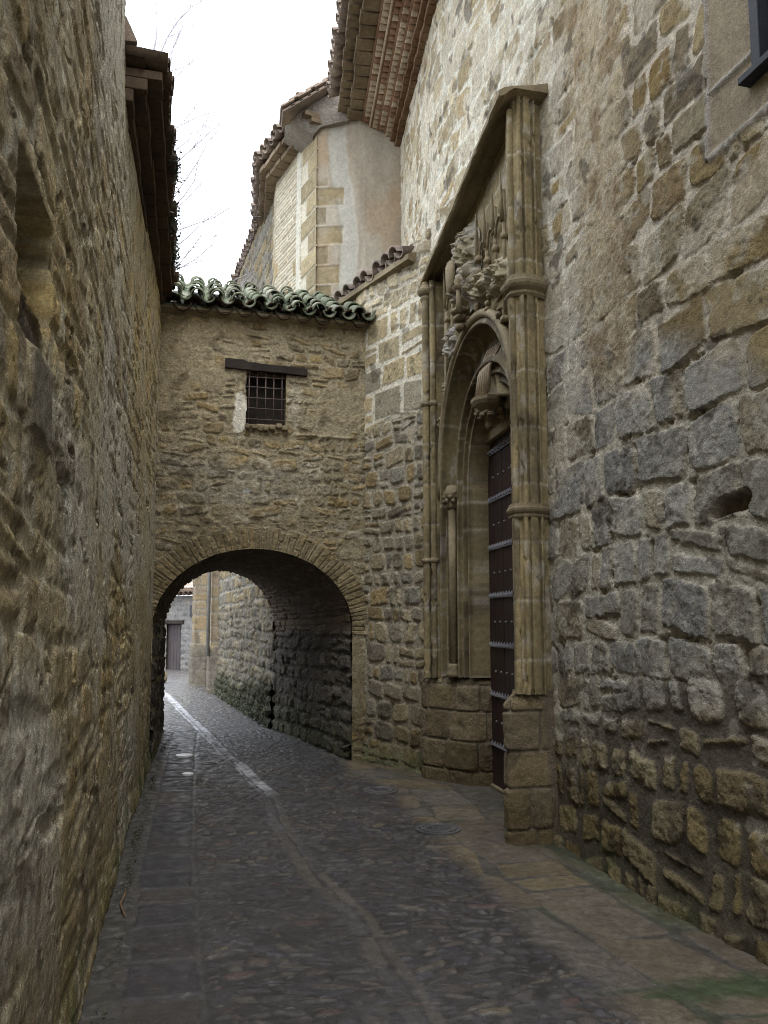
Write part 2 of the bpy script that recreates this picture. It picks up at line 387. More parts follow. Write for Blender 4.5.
# ================================================================== LEFT HOUSE
LP=[(-.12,-6),(-.405,0),(-.640,3.78),(-.725,4.93),(-.815,6.1),(-.89,7.35),(-1.005,9.8),(-1.10,12.2),(-1.16,13.3)]
def build_left():
    t=thing('stone_house','tall weathered rubble house forming the left side of the lane','house',(-.9,5,0))
    inv=t
    y0=6.006 # polyline length to y=0 approx
    def stepu(u):
        y=u-6.0
        return .10 if y<.3 else (.012 if y<1.2 else max(.0085,.0017*y+.004))
    L=poly_pts(LP,np.array([0.]))[3]
    us=spaced(0,L,stepu)
    vs=np.concatenate([spaced(-.08,.9,lambda v:.009)[:-1],spaced(.9,4.6,lambda v:.0095)[:-1],spaced(4.6,7.4,lambda v:.016)])
    U,V=mg(us,vs,indexing='ij'); Y=U-6.0
    d,RR,(xl_,yl_,_,_)=masonry(U,V,101,h=(.14,.27),w=(.22,.55),warp=.07,wf=.9,split=.3,jit=.03,corner=.5,edge=.030,ef=9,skew=.25)
    er=fbm(U,V,1.3,5,100); big=fbm(U,V,.5,3,110)
    plas=sstep(-.12,.22,er+.25*big)                      # old render still clinging
    st=sstep(-.005,.028,d)
    prot=.001+.005*RR[...,0]+.02*(xl_*(RR[...,2]-.5)+yl_*(RR[...,3]-.5))
    rough=.005*fbm(U,V,22,5,120,.68)+.003*terrace(fbm(U,V*1.3,4.5,6,130,.62),6)
    disp=st*prot-(1-st)*.007+rough
    pd=.005+.004*fbm(U,V,24,5,140,.66)+.003*terrace(fbm(U,V*1.4,3.,5,141,.6),5)
    disp=disp*(1-plas)+pd*plas
    disp=disp+.008*fbm(U,V,.6,3,150)-.006
    # scattered pits and horizontal gashes
    pit=sstep(.42,.50,fbm(U*.9,V*1.8,3.4,5,160,.6)); pit2=sstep(.40,.50,fbm(U*1.2,V*1.3,10,4,162,.6)); disp-=.020*pit*sstep(2.0,4.0,Y)+.006*pit*(Y<4)+.007*pit2
    lump=sstep(.30,.45,fbm(U,V,12,5,164,.65)); crk=sstep(.90,.97,ridge(U*.7,V,2.3,2,166)+.06*fbm(U,V,14,3,167)); disp-=.014*crk
    col=palette(RR,[(.30,.235,.135),(.26,.21,.14),(.33,.28,.19),(.24,.215,.175),(.29,.24,.15),(.21,.17,.11),(.35,.28,.165)])
    mort=C(.33,.295,.235)+0*col
    col=mixc(mort,col,st)
    pc=mixc(C(.30,.255,.18)+0*col,C(.37,.33,.26)+0*col,sstep(-.3,.4,fbm(U,V,2.2,4,170)))
    col=mixc(col,pc,plas)
    # ochre and grey weathering patches
    col=mixc(col,col*C(1.04,.98,.78),sstep(.0,.4,fbm(U,V,.8,4,180)))
    col=mixc(col,C(.36,.355,.345)+0*col,.70*sstep(-.10,.30,fbm(U*.6,V,1.1,4,190)))
    col=mixc(col,C(.44,.42,.38)+0*col,.6*sstep(.3,.48,fbm(U*1.3,V,9,4,195)))
    col=mixc(col,C(.10,.082,.06)+0*col,.7*sstep(.28,.45,fbm(U,V,5,4,197)))
    low=1-sstep(.15,1.5,V+.5*fbm(U,V,1.2,3,200))
    col=mixc(col,col*C(.62,.60,.56),low)                   # darker towards the foot
    col=mixc(col,MOSS+0*col,.75*(1-sstep(.05,.50,V+.35*fbm(U,V,2.6,4,205)))*sstep(-.35,.2,fbm(U,V,3,3,206)))
    col=mixc(col,C(.20,.155,.075)+0*col,.45*sstep(.1,.4,fbm(U,V,1.7,4,208))*(V<2.2))
    col=mixc(col,C(.09,.078,.06)+0*col,.7*pit2); col=mixc(col,C(.48,.45,.37)+0*col,.45*lump); col=mixc(col,C(.12,.10,.075)+0*col,.7*crk)
    col=np.minimum(col*OLV*1.66*(1+.45*fbm(U,V,30,4,210,.75))[...,None],.66)
    # window opening: recessed, splayed sill
    inw=sstep(2.15,2.17,Y)*(1-sstep(2.68,2.70,Y))*(1-sstep(2.92,2.94,V+.01*fbm(U,V,8,2,3)))
    sill=np.clip((V-2.56)/.07,0,1)
    disp=disp*(1-inw*sill)-.50*inw*sill
    inr=inw*(sill>.5)
    col=mixc(col,C(.21,.165,.11)+0*col,inr)
    # pale patch repair under the window, with a broken dark edge above it
    pp=(1-sstep(.72,.92,np.maximum(np.abs(Y-2.52)/.20,np.abs(V-2.33)/.15)+.35*fbm(U,V,5,4,220)))*(1-inr)
    pp2=(1-sstep(.72,.92,np.maximum(np.abs(Y-2.44)/.26,np.abs(V-2.51)/.05)+.5*fbm(U,V,6,4,225)))*(1-inr)
    disp=disp*(1-pp)+pp*(.012+.003*fbm(U,V,20,3,6)); col=mixc(col,C(.24,.215,.155)+.06*fbm(U,V,16,3,9)[...,None],pp)
    col=mixc(col,C(.12,.095,.082)+0*col,pp2*.8); disp-=.012*pp2
    # flared, ragged foot
    disp+=.02*(1-sstep(0,.30,V))*(1+.6*fbm(U,V,2.5,3,230))
    ln=-.019*V*np.clip((9.8-Y)/4.2,0,1.0)
    # the wall is lower beyond the near house
    Vtop=np.where(Y[:-1,:-1]<5.62,99,5.72)
    keep=V[:-1,:-1]<Vtop
    sheet('wall',LP,us,vs,disp,col,M['wall'],t,side=-1,keep=keep,lean=ln)
    # solid body behind the surface, roofs on top
    mb=MB(); mb.prism([(-.62,-6),(-1.12,0),(-1.12,4),(-1.02,5.4),(-1.05,5.58),(-5,5.58),(-5,-6)],-.1,7.38)
    mb.prism([(-1.06,5.58),(-1.25,9.8),(-1.42,13.25),(-5,13.25),(-5,5.58)],-.1,5.70)
    mb.build('core',M['carved'],t)
    return t
lefth=build_left()

# -------- roof tile helper: rows of barrel tiles
def barrel_tiles(A,B,up,rise,rows,pitch=.21,length=.42,rad=.085,thick=.016,overhang=.0,seed=1,expo=.30,under=True,zoff=0,rough=.5):
    """A->B eave line (3D points), up: plan unit vector pointing up the slope, rise: slope tangent"""
    rr=random.Random(seed); A=np.array(A,float);B=np.array(B,float); e=B-A; L=np.linalg.norm(e); e/=L
    upv=np.array([up[0],up[1],rise]); upv/=np.linalg.norm(upv)
    nrm=np.cross(e,upv); nrm=nrm if nrm[2]>0 else -nrm
    mb=MB(); n=max(1,int(L/pitch))
    def shell(o,r0,r1,len_,flip,tw):
        seg=8; v=[]
        for (s,r) in ((0,r0),(1,r1)):
            for (q,rad_) in ((0,r),(1,r-thick)):
                for k in range(seg+1):
                    a=math.pi*k/seg; ca,sa=math.cos(a),math.sin(a)
                    if flip: sa=-sa
                    p=o+e*(ca*rad_+tw*s*.5)+nrm*(sa*rad_)+upv*(s*len_)+nrm*(s*(-.012))
                    v.append(p)
        m=seg+1; f=[]
        for k in range(seg):
            f.append((k,k+1,2*m+k+1,2*m+k)); f.append((m+k,3*m+k,3*m+k+1,m+k+1))
            f.append((k,m+k,m+k+1,k+1)); f.append((2*m+k,2*m+k+1,3*m+k+1,3*m+k))
        mb.add(v,f)
    for r_ in range(rows):
        for i in range(n+1):
            o=A+e*(i*pitch+rr.uniform(-.03,.03)*rough)+upv*(r_*expo+rr.uniform(-.06,.06)*rough)+nrm*(rr.uniform(-.016,.016)*rough+zoff)
            tw=rr.uniform(-.10,.10)*rough; k_=1+rr.uniform(-.12,.10)*rough
            if under: shell(o+e*pitch/2+nrm*(rad*.62),rad*1.0,rad*.9,length,True,tw)
            
            if rr.random()<.03*rough and r_>0: continue
            shell(o+nrm*(rad*.55),rad*1.02*k_,rad*.84*k_,length,False,tw)
    return mb
def line_pts(A,B,n,inc=True): return [(A[0]+(B[0]-A[0])*i/n,A[1]+(B[1]-A[1])*i/n) for i in range(n+(1 if inc else 0))]
def brick_course(mb,A,B,out0,out1,z0,z1,wid=.14,gap=.012,seed=1,jit=.008):
    """one course of bricks along A->B; they reach from out0 to out1 to the left of travel"""
    rr=random.Random(seed); A=np.array(A,float);B=np.array(B,float);L=np.linalg.norm(B-A);e=(B-A)/L;n=np.array([-e[1],e[0]])
    s=0
    while s<L-.02:
        w=min(wid*rr.uniform(.9,1.1),L-s); c=A+e*(s+w/2)+n*((out0+out1)/2+rr.uniform(-jit,jit))
        mb.box((c[0],c[1],(z0+z1)/2+rr.uniform(-jit,jit)*.4),(w-gap,abs(out1-out0),z1-z0),rz=math.atan2(e[1],e[0])+rr.uniform(-.02,.02))
        s+=w

# left eave: two oversailing courses and dark tiles
def build_left_eave(t):
    # going towards -y so that 'left of travel' points to +x ... A far, B near
    A=(-.845,9.80); B=(-.60,5.68)          # outer line of the tiles
    mb=MB()
    brick_course(mb,A,B,-.14,-.5,5.53,5.62,wid=.20,seed=3,gap=.008)
    brick_course(mb,A,B,-.235,-.5,5.43,5.527,wid=.26,seed=5,gap=.006)
    mb.build('cornice',M['darkclay'],t,bevel=.008)
    mb=MB(); brick_course(mb,A,B,-.035,-.5,5.623,5.69,wid=.26,seed=4,gap=.01,jit=.012); mb.build('eave_slab',M['darkclay'],t,bevel=.006)
    mb=barrel_tiles((A[0]+.01,A[1],5.76),(B[0]+.01,B[1]+.05,5.745),(-1,0),.10,7,seed=8)
    mb.build('roof_tiles',M['darkclay'],t,smooth=True)
    mb=MB(); mb.add([(-.75,5.62,5.74),(-.98,9.8,5.74),(-1.2,13.3,5.74),(-4,13.3,6.0),(-4,5.62,6.0)],[(0,1,2,3,4)])
    mb.add([(-.75,5.62,5.70),(-.98,9.8,5.70),(-1.2,13.3,5.70),(-4,13.3,5.95),(-4,5.62,5.95)],[(4,3,2,1,0)])
    mb.build('roof',M['darkclay'],t)
    # broken tile and mortar lump where the near house's gable meets the eave
    mb=MB(); mb.add([(-.88,5.56,6.0),(-.80,5.60,5.84),(-.84,5.75,5.82),(-.92,5.75,6.1),(-1.05,5.55,5.8),(-1.05,5.75,5.8)],[(0,1,2,3),(0,4,1),(3,2,5),(0,3,5,4),(1,4,5,2)])
    mb.build('gable_tile',M['tile'],t)
build_left_eave(lefth)

# ================================================================== CHURCH WALL (right)
church=thing('stone_church','stone church wall with tall carved Gothic portal on the right','church',(2.6,7,0))
RP=[(2.98,-6),(2.83,0),(2.73,2.2),(2.60,3.70),(2.48,4.60),(2.445,5.77),(2.15,8.45),(2.31,11.40)]
def church_field(U,V,Y):
    # two masonry patterns blended by height
    dA,RA,(xa_,ya_,_,_)=masonry(U,V,301,h=(.24,.37),w=(.24,.42),warp=.08,wf=.9,split=.13,jit=.022,corner=.42,edge=.030,ef=11,skew=.34)
    dB,RB,_=masonry(U,V,305,h=(.18,.30),w=(.17,.36),warp=.06,wf=1.0,split=.15,jit=.045,corner=.45,edge=.030,ef=9,skew=.35)
    n1=fbm(U,V,.9,4,300); n2=fbm(U,V,.45,3,305)
    zl=np.interp(Y,[3.4,4.5,5.2,6],[1.55,1.30,1.0,.75])
    low=1-sstep(-.10,.10,V-zl+.22*n1)
    farA=sstep(5.0,5.6,Y+.3*n1)
    # ---- mid/upper stones
    mw=.004+.006*(n2+.3)
    stA=sstep(mw-.004,mw+.010,dA)
    grain=fbm(U,V,16,5,310,.62); grain2=fbm(U,V,5,4,315)
    rg=sstep(-.1,.5,RA[...,1]-.35)
    ter=terrace(fbm(U,V,6,6,318,.62),6); dispA=stA*(.004+.012*RA[...,0])*(.85+.15*sstep(0,.03,dA))+stA*(.006*grain*(.5+rg)+.011*ter*(.4+1.2*rg)+.09*(xa_*(RA[...,2]-.5)+ya_*(RA[...,3]-.5)))-(1-stA)*(.002+.010*sstep(-.1,.4,fbm(U,V,1.6,3,320))-.004*farA)-.03*sstep(.33,.45,fbm(U,V*1.5,4.5,4,322,.6))*(1-stA)+(1-stA)*(.008*grain+.008*ter)
    grey=palette(RA,[(.30,.295,.295),(.33,.32,.315),(.29,.275,.25),(.35,.34,.33),(.33,.295,.235),(.29,.285,.295)])
    och=palette(RA,[(.27,.205,.105),(.32,.25,.135),(.24,.185,.11),(.34,.275,.165),(.23,.19,.135),(.30,.22,.10),(.28,.24,.175)])
    lite=palette(RA,[(.42,.36,.26),(.38,.31,.20),(.47,.41,.31),(.34,.29,.21),(.40,.35,.27),(.31,.255,.17)])
    zt=np.interp(Y,[3.3,4.6,5.2,6.5],[2.95,3.35,3.9,4.3])
    up=sstep(-.15,.25,V-zt+.5*n1)
    up=np.maximum(up,sstep(.2,.45,fbm(U,V,.7,3,325))*.6*(V>1.2))
    cA=mixc(grey,och,up)
    cA=mixc(cA,lite,sstep(5.5,6.6,Y+.4*n1)*sstep(2.2,3.6,V))
    cA=mixc(cA,cA*C(.72,.62,.48),.55*sstep(.05,.35,fbm(U,V,4.,4,330))*up)
    mo=mixc(C(.47,.445,.395)+0*cA,C(.56,.505,.445)+0*cA,sstep(2.2,3.8,V+.4*n1))
    mo=mixc(mo,C(.60,.575,.53)+0*cA,sstep(5.2,5.9,Y+.5*n1)*sstep(2.6,3.6,V))
    cA=mixc(cA,C(.46,.45,.42)+0*cA,.55*sstep(.08,.30,fbm(U,V,13,5,372,.65))*(1-up)); cA=mixc(cA,cA*C(.55,.5,.42),.6*sstep(.12,.35,fbm(U,V,9,5,374,.65))*(1-up))
    cA=cA*.92; mo=mo*(1+.25*fbm(U,V,12,4,376))[...,None]
    colA=mixc(mo,cA,stA)
    # smears of mortar over stones high up and by the portal
    sm=sstep(.10,.30,fbm(U,V,2.6,4,335)+.16*farA*(V>2.5)-.10*low-.12*(1-farA))
    dispA=dispA*(1-.6*sm)+sm*.6*(.010+.006*grain); colA=mixc(colA,mo,sm*.55)
    # ---- deep open joint, like the one at eye height on the right
    # ---- lower stones set in dark flush plaster
    stB=sstep(.006,.022,dB)
    dispB=stB*(.008+.016*RB[...,0])*(.7+.3*sstep(.01,.05,dB))+stB*(.012*grain+.016*ter)+(1-stB)*(.004*fbm(U,V,3,3,340)+.0025*grain)
    cB=palette(RB,[(.29,.235,.13),(.26,.205,.115),(.31,.265,.175),(.23,.185,.115),(.28,.24,.165),(.34,.30,.21)])
    gB=palette(RB,[(.30,.29,.28),(.27,.26,.25),(.33,.31,.29)])
    cB=mixc(cB,gB,sstep(-.05,.2,V-zl*.78+.15*n1))
    pl=mixc(C(.125,.110,.094)+0*cB,C(.17,.152,.13)+0*cB,sstep(-.3,.4,fbm(U,V,2.,4,345)))
    pl=mixc(pl,C(.27,.25,.215)+0*cB,sstep(5.0,5.4,Y+.25*n1)*sstep(.3,.7,V))
    colB=mixc(pl,cB,stB)
    disp=dispA*(1-low)+dispB*low; col=mixc(colA,colB,low)
    # flaking ochre band beside the portal
    fl=sstep(4.50,4.75,Y+.25*n1)*(1-sstep(5.20,5.45,Y+.3*n1))*sstep(3.0,3.5,V+.5*n1)
    rf=ridge(U*1.3,V*.8,3.4,5,350)
    fd=.010+.030*rf*sstep(-.2,.5,fbm(U,V,1.5,3,352))+.012*grain
    disp=disp*(1-fl*.85)+fl*.85*fd
    fc=mixc(C(.25,.185,.115)+0*col,C(.41,.345,.255)+0*col,sstep(-.25,.5,rf+.4*fbm(U,V,3,3,354)))
    col=mixc(col,fc,fl*.85)
    farw=(sstep(5.6,6.5,Y)*sstep(4.5,6.,V))[...,None]
    # lichen and soot, then darker towards the foot
    col=mixc(col,C(.47,.45,.41)+0*col,.45*sstep(.26,.42,fbm(U,V,8,4,360))*(V>.5))
    col=mixc(col,C(.075,.062,.048)+0*col,.65*sstep(.34,.46,fbm(U,V,5.5,4,365)))
    footz=1-sstep(.1,1.2,V+.4*n1); col=mixc(col,col*C(.62,.60,.54),footz)
    col=mixc(col,MOSS+0*col,.5*(1-sstep(0,.3,V+.25*n1))*sstep(0,.3,fbm(U,V,3,3,368)))
    col=np.minimum(col*OLV*(1.14+.10*farw)*(1+.30*fbm(U,V,36,4,370,.7))[...,None],.78)
    disp=disp+.018*fbm(U,V,.6,3,380)+.004*fbm(U,V,40,3,381)
    # foot of wall spreads a little
    disp=disp+.02*(1-sstep(0,.28,V))*(1+.5*fbm(U,V,2,3,385))
    return disp,col
def build_church_wall():
    L=poly_pts(RP,np.array([0.]))[3]; s=poly_pts(RP,np.array([0.]))[4]
    Pn=np.array(RP)
    def step(u):
        y=np.interp(u,s,Pn[:,1])
        return .12 if y<2.2 else (.05 if y<2.9 else (.0085 if y<4.6 else (.0105 if y<6.2 else .014)))
    us=spaced(0,L,step)
    vs=np.concatenate([spaced(-.08,4.9,lambda v:.0088)[:-1],spaced(4.9,9.05,lambda v:.0135)])
    U,V=mg(us,vs,indexing='ij'); Y=np.interp(us,s,Pn[:,1])[:,None]+0*V
    disp,col=church_field(U,V,Y)
    # deep open joint at eye height on the right
    j=sstep(.35,.75,np.exp(-((Y-3.84)/.17)**4)*np.exp(-((V-2.285-.16*(3.86-Y)+.02*fbm(U,V,9,3,395))/(.045+.10*(3.98-Y)*(Y<3.98)))**2)+.12*fbm(U,V,16,3,396)); disp-=.09*j; col=mixc(col,C(.20,.15,.09)+0*col,.7*j)
    # smooth dressed blocks under the window
    win=(1-sstep(.9,1.0,np.maximum(np.abs(Y-3.55)/.52,np.abs(V-4.85)/.62)))
    mline=np.maximum(np.exp(-((Y-3.86-.03*fbm(U,V,5,3,6))/.018)**2)*(V>4.25),np.exp(-((V-4.64-.02*fbm(U,V,4,3,7))/.020)**2)*(Y<3.87)*(Y>3.3)); mline=np.maximum(mline,np.exp(-((V-4.26-.03*fbm(U,V,4,3,17))/.028)**2)*(Y<3.87)*(Y>2.9))
    bd=(Y>3.0)&(Y<4.12)&(V>4.30)&(V<5.6)
    bb=sstep(4.28,4.30,V)*(1-sstep(3.84,3.87,Y+.02*fbm(U,V,6,3,397)))*sstep(2.6,2.7,Y)
    disp=disp*(1-bb)+bb*(.012+.0015*fbm(U,V,30,3,390)+.002*fbm(U,V,3,3,391)+.004*fbm(U,V,9,5,393))
    col=mixc(col,C(.36,.30,.205)*(1+.12*fbm(U,V,7,4,392))[...,None],bb)
    disp+=.018*mline; col=mixc(col,C(.46,.43,.38)+0*col,.9*mline)
    win=(Y>2.75)&(Y<3.50)&(V>4.52)&(V<5.75); disp=np.where(win,-.16,disp)
    yc=Y[:-1,:-1]; vc=V[:-1,:-1]
    keep=~((yc>6.0)&(yc<8.62)&(vc<6.04-.115*(yc-5.8)))
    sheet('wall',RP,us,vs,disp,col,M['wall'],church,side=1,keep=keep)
    mb=MB(); mb.prism([(3.16,-6),(3.0,0),(2.92,2.2),(2.80,3.7),(2.66,4.6),(2.63,5.7),(7,5.7),(7,-6)],-.1,9.0)
    mb.prism([(2.95,5.7),(2.95,8.9),(2.36,8.9),(2.52,11.4),(7,11.4),(7,5.7)],-.1,9.0)
    mb.prism([(2.66,5.7),(2.36,8.9),(2.95,8.9),(2.95,5.7)],6.1,9.0)
    mb.build('core',M['carved'],church)
    # window at the top right corner
    f=MB()
    wn=MB()
    P0=np.array((2.57+.0,3.70)); P1=np.array((2.70,2.2)); e=(P1-P0)/np.linalg.norm(P1-P0); n=np.array([-e[1],e[0]]); n=n if n[0]<0 else -n
    def pt(y,o,z):
        s_=(3.70-y)/abs(e[1]); p=P0+e*s_+n*o; return (p[0],p[1],z)
    rz=math.atan2(e[1],e[0])
    for (ya,yb,za,zb) in ((3.50,3.44,4.50,5.7),(2.82,2.76,4.50,5.7),(3.46,2.80,4.50,4.56),(3.46,2.80,5.1,5.14),(3.16,3.12,4.5,5.7)):
        c=pt((ya+yb)/2,-.03,(za+zb)/2); f.box(c,(abs(ya-yb)+.004,.07,zb-za),rz=rz)
    w=f.build('window',M['darkframe'],church,bevel=.004)
    g=MB(); c=pt(3.13,-.09,5.1); g.box(c,(.7,.02,1.2),rz=rz); g.build('pane',M['glass'],w)
    f=MB(); c=pt(3.13,.006,4.49); f.box(c,(.84,.10,.04),rz=rz); f.build('sill',M['darkframe'],w,bevel=.004)
build_church_wall()

# side wall between portal and arch (turns across the lane), lower, with a sloping tiled coping
SP=[(2.20,8.88),(2.09,8.90),(1.545,9.95),(1.21,11.2)]
def build_side_wall():
    L=poly_pts(SP,np.array([0.]))[3]
    us=spaced(0,L,lambda u:.0115); vs=spaced(-.06,6.4,lambda v:.0115)
    U,V=mg(us,vs,indexing='ij')
    dA,RA,_=masonry(U,V,401,h=(.16,.27),w=(.16,.34),warp=.05,wf=1.2,split=.25,jit=.03,corner=.6,edge=.016,ef=9,skew=.3)
    dB,RB,_=masonry(U,V,405,h=(.30,.40),w=(.30,.46),warp=.025,wf=1,split=.15,jit=.03,corner=.2,edge=.008,ef=9,skew=.15)
    n=fbm(U,V,1.,3,400); g=fbm(U,V,15,5,410)
    up=sstep(-.08,.08,V-4.05+.25*n)*(1-sstep(5.55,5.7,V+.2*n)); 
    st=sstep(.0,.022,dA); stB=sstep(.01,.022,dB)
    dA_=st*(.006+.018*RA[...,0])+st*.010*g-(1-st)*.008; dB_=stB*(.012+.004*g)+(1-stB)*(.004+.006*g)
    cA=mixc(C(.33,.30,.25)+0*V[...,None],palette(RA,[(.27,.24,.19),(.30,.25,.17),(.25,.235,.21),(.33,.28,.20),(.24,.215,.18),(.29,.225,.13)]),st)
    cB=mixc(C(.62,.59,.53)+0*cA,palette(RB,[(.37,.31,.21),(.40,.34,.24),(.34,.31,.25),(.42,.35,.23)]),stB)
    top=sstep(5.5,5.75,V+.2*n); cT=mixc(C(.56,.52,.46)+0*cA,palette(RA,[(.40,.34,.25),(.44,.38,.28),(.36,.31,.24)]),st)
    col=mixc(cA,cB,up); col=mixc(col,cT,top); disp=dA_*(1-up)+dB_*up
    col=mixc(col,C(.40,.37,.32)+0*col,.5*sstep(2.4,3.6,V+.3*n)*(1-up)*(1-st))
    col=mixc(col,C(.085,.07,.05)+0*col,.6*sstep(.33,.46,fbm(U,V,5.5,4,415)))
    low=1-sstep(.2,1.5,V+.4*n); col=mixc(col,col*C(.62,.60,.54),low); col=mixc(col,MOSS+0*col,.5*(1-sstep(0,.35,V+.3*n)))
    col=col*OLV*1.15*(1+.42*fbm(U,V,36,4,420,.7))[...,None]; disp+=.009*terrace(fbm(U,V,8,5,423,.6),5); disp+=.05*(1-sstep(0,.3,V))+.012*fbm(U,V,.8,3,421)
    zt=np.interp(us,[0,.12,.5,1.3,L],[6.38,6.32,6.2,6.02,5.96])[:,None]
    keep=V[:-1,:-1]<zt[:-1]
    o=sheet('side_wall',SP,us,vs,disp,col,M['wall'],church,side=1,keep=keep)
    mb=MB(); mb.prism([(2.36,8.55),(2.25,8.80),(1.75,10.05),(1.5,11.2),(2.7,11.3),(2.7,8.6)],-.1,5.9)
    mb.build('core',M['carved'],church)
    # coping: row of barrel tiles stepping down from the church wall to the arch roof
    A=(1.87,9.06,6.13); B=(1.20,10.75,6.05)
    mb=barrel_tiles(B,A,(.93,.37),.35,3,pitch=.235,seed=5,rad=.105,thick=.02)
    mb.build('coping',M['tile'],church,smooth=True)
    mb=MB(); mb.extr([(.02,6.02),(.02,6.09),(-.5,6.28),(-.5,5.9)],(1.93,9.0),(1.20,10.72)); mb.build('coping_bed',M['carved'],church)
build_side_wall()

# ------------------------------------------------------------------ church cornice and roof
def build_church_cornice():
    # wall line at eave height, travelling to +y: left of travel is -x (towards the lane)
    segs=[((2.80,-4.0),(2.57,3.70)),((2.57,3.70),(2.39,5.77)),((2.39,5.77),(2.12,8.45)),((2.12,8.45),(2.27,11.38))]
    # the eaves run straight: use two long lines
    lines=[((2.62,-3.0),(2.105,8.2),5),((2.105,8.2),(2.26,11.36),9)]
    plain=MB(); pink=MB(); pale=MB(); bigb=MB(); slab=MB(); rod=MB(); rr=random.Random(3)
    z=8.92
    for A,B,sd in lines:
        A_=np.array(A);B_=np.array(B);L=np.linalg.norm(B_-A_);e=(B_-A_)/L;n=np.array([-e[1],e[0]]); rz=math.atan2(e[1],e[0])
        brick_course(plain,A,B,-.1,.06,8.92,8.99,wid=.15,seed=sd)
        brick_course(plain,A,B,-.1,.13,8.993,9.05,wid=.15,seed=sd+1)
        # four rows of half-round tile ends with pale mouths, separated by flat courses
        for r_,(o,zz) in enumerate(((.20,9.055),(.30,9.11),(.40,9.165),(.53,9.235))):
            s=.05+.04*(r_%2)
            while s<L-.02:
                c=A_+e*s+n*(o-.06)
                tilt=rr.uniform(.2,.5)
                v=[];seg=6
                for q,(oo,ra) in enumerate(((-.12,.045),(.06,.052))):
                    for k in range(seg+1):
                        a=math.pi*k/seg; p=c+e*(math.cos(a)*ra)+n*oo; v.append((p[0],p[1],zz+.052-math.sin(a)*ra+(.012 if q else 0)))
                m=seg+1
                target=pale if rr.random()<.62 else pink
                target.add(v,[(k,k+1,m+k+1,m+k) for k in range(seg)]+[tuple(range(m)),tuple(range(2*m-1,m-1,-1)),(0,m,2*m-1,m-1)])
                s+=.118*rr.uniform(.93,1.07)
            slabz=zz+.054
            pink.extr([(-.1,slabz),(o+.03,slabz),(o+.03,slabz+.012),(-.1,slabz+.012)],A,B)
        rod.extr([(.425,9.208),(.44,9.20),(.455,9.208),(.44,9.222)],A,B)
        # two courses of big square tiles
        brick_course(bigb,A,B,-.1,.78,9.32,9.40,wid=.25,seed=sd+3,gap=.03,jit=.02)
        brick_course(bigb,A,B,-.1,.93,9.405,9.475,wid=.20,seed=sd+4,gap=.055,jit=.02)
    plain.build('cornice',M['brick'],church,bevel=.006)
    pink.build('cornice_brickwork',M['brickpink'],church)
    pale.build('cornice_tile_ends',M['tilepale'],church,smooth=False)
    bigb.build('eave_slab',M['bigbrick'],church,bevel=.008)
    rod.build('cornice_rod',M['tilepale'],church)
    mb=MB()
    t1=barrel_tiles((2.30-.95-.13,-3,9.53),(2.105-1.06,8.2,9.53),(1,.04),.35,1,seed=21,pitch=.22)
    t2=barrel_tiles((2.105-1.06,8.2,9.53),(2.27-1.08,11.25,9.53),(1,-.05),.35,4,seed=22,pitch=.22)
    mb.v=t1.v[:]; mb.f=t1.f[:]; mb.add(t2.v,t2.f)
    mb.build('roof_tiles',M['tile'],church,smooth=True)
    mb=MB(); mb.add([(1.62,-3,9.55),(1.30,8.2,9.55),(1.40,11.38,9.55),(6,11.38,11.1),(6,-3,11.1)],[(0,1,2,3,4)])
    mb.add([(1.62,-3,9.59),(1.30,8.2,9.59),(1.40,11.38,9.59),(6,11.38,11.2),(6,-3,11.2)],[(4,3,2,1,0)])
    mb.build('roof',M['tile'],church)
build_church_cornice()

# ================================================================== PORTAL (parts of the church)
YC=7.33
def stone_joint_col(U,V,seed,base=(.215,.165,.10),dark=.7,h=.31):
    base=(base[0]*.95,base[1]*.98,base[2]*.88)
    """dressed sandstone colour with mottling, stains and thin course joints"""
    b=C(*base)
    col=mixc(b*.80+0*U[...,None],b*1.28+0*U[...,None],sstep(-.45,.45,fbm(U,V,1.7,4,seed)))
    k=np.floor(V/h).astype(int); r=np.random.default_rng(seed).random(400); col=col*(.88+.24*r[np.clip(k+100,0,399)])[...,None]
    jd=np.abs((V/h)-np.round(V/h))*h
    col=mixc(col,C(.40,.36,.28)+0*col,.7*(1-sstep(.004,.011,jd+.010*fbm(U,V,9,3,seed+1))))
    col=mixc(col,C(.07,.055,.04)+0*col,dark*sstep(.15,.45,fbm(U*1.4,V*.8,3.,4,seed+2)))
    col=mixc(col,C(.36,.33,.28)+0*col,.5*sstep(.25,.45,fbm(U,V,6,4,seed+3)))
    return col*(1+.34*fbm(U,V,30,4,seed+4,.7))[...,None]*(1+.25*fbm(U*3,V*.6,2.5,4,seed+6))[...,None], jd
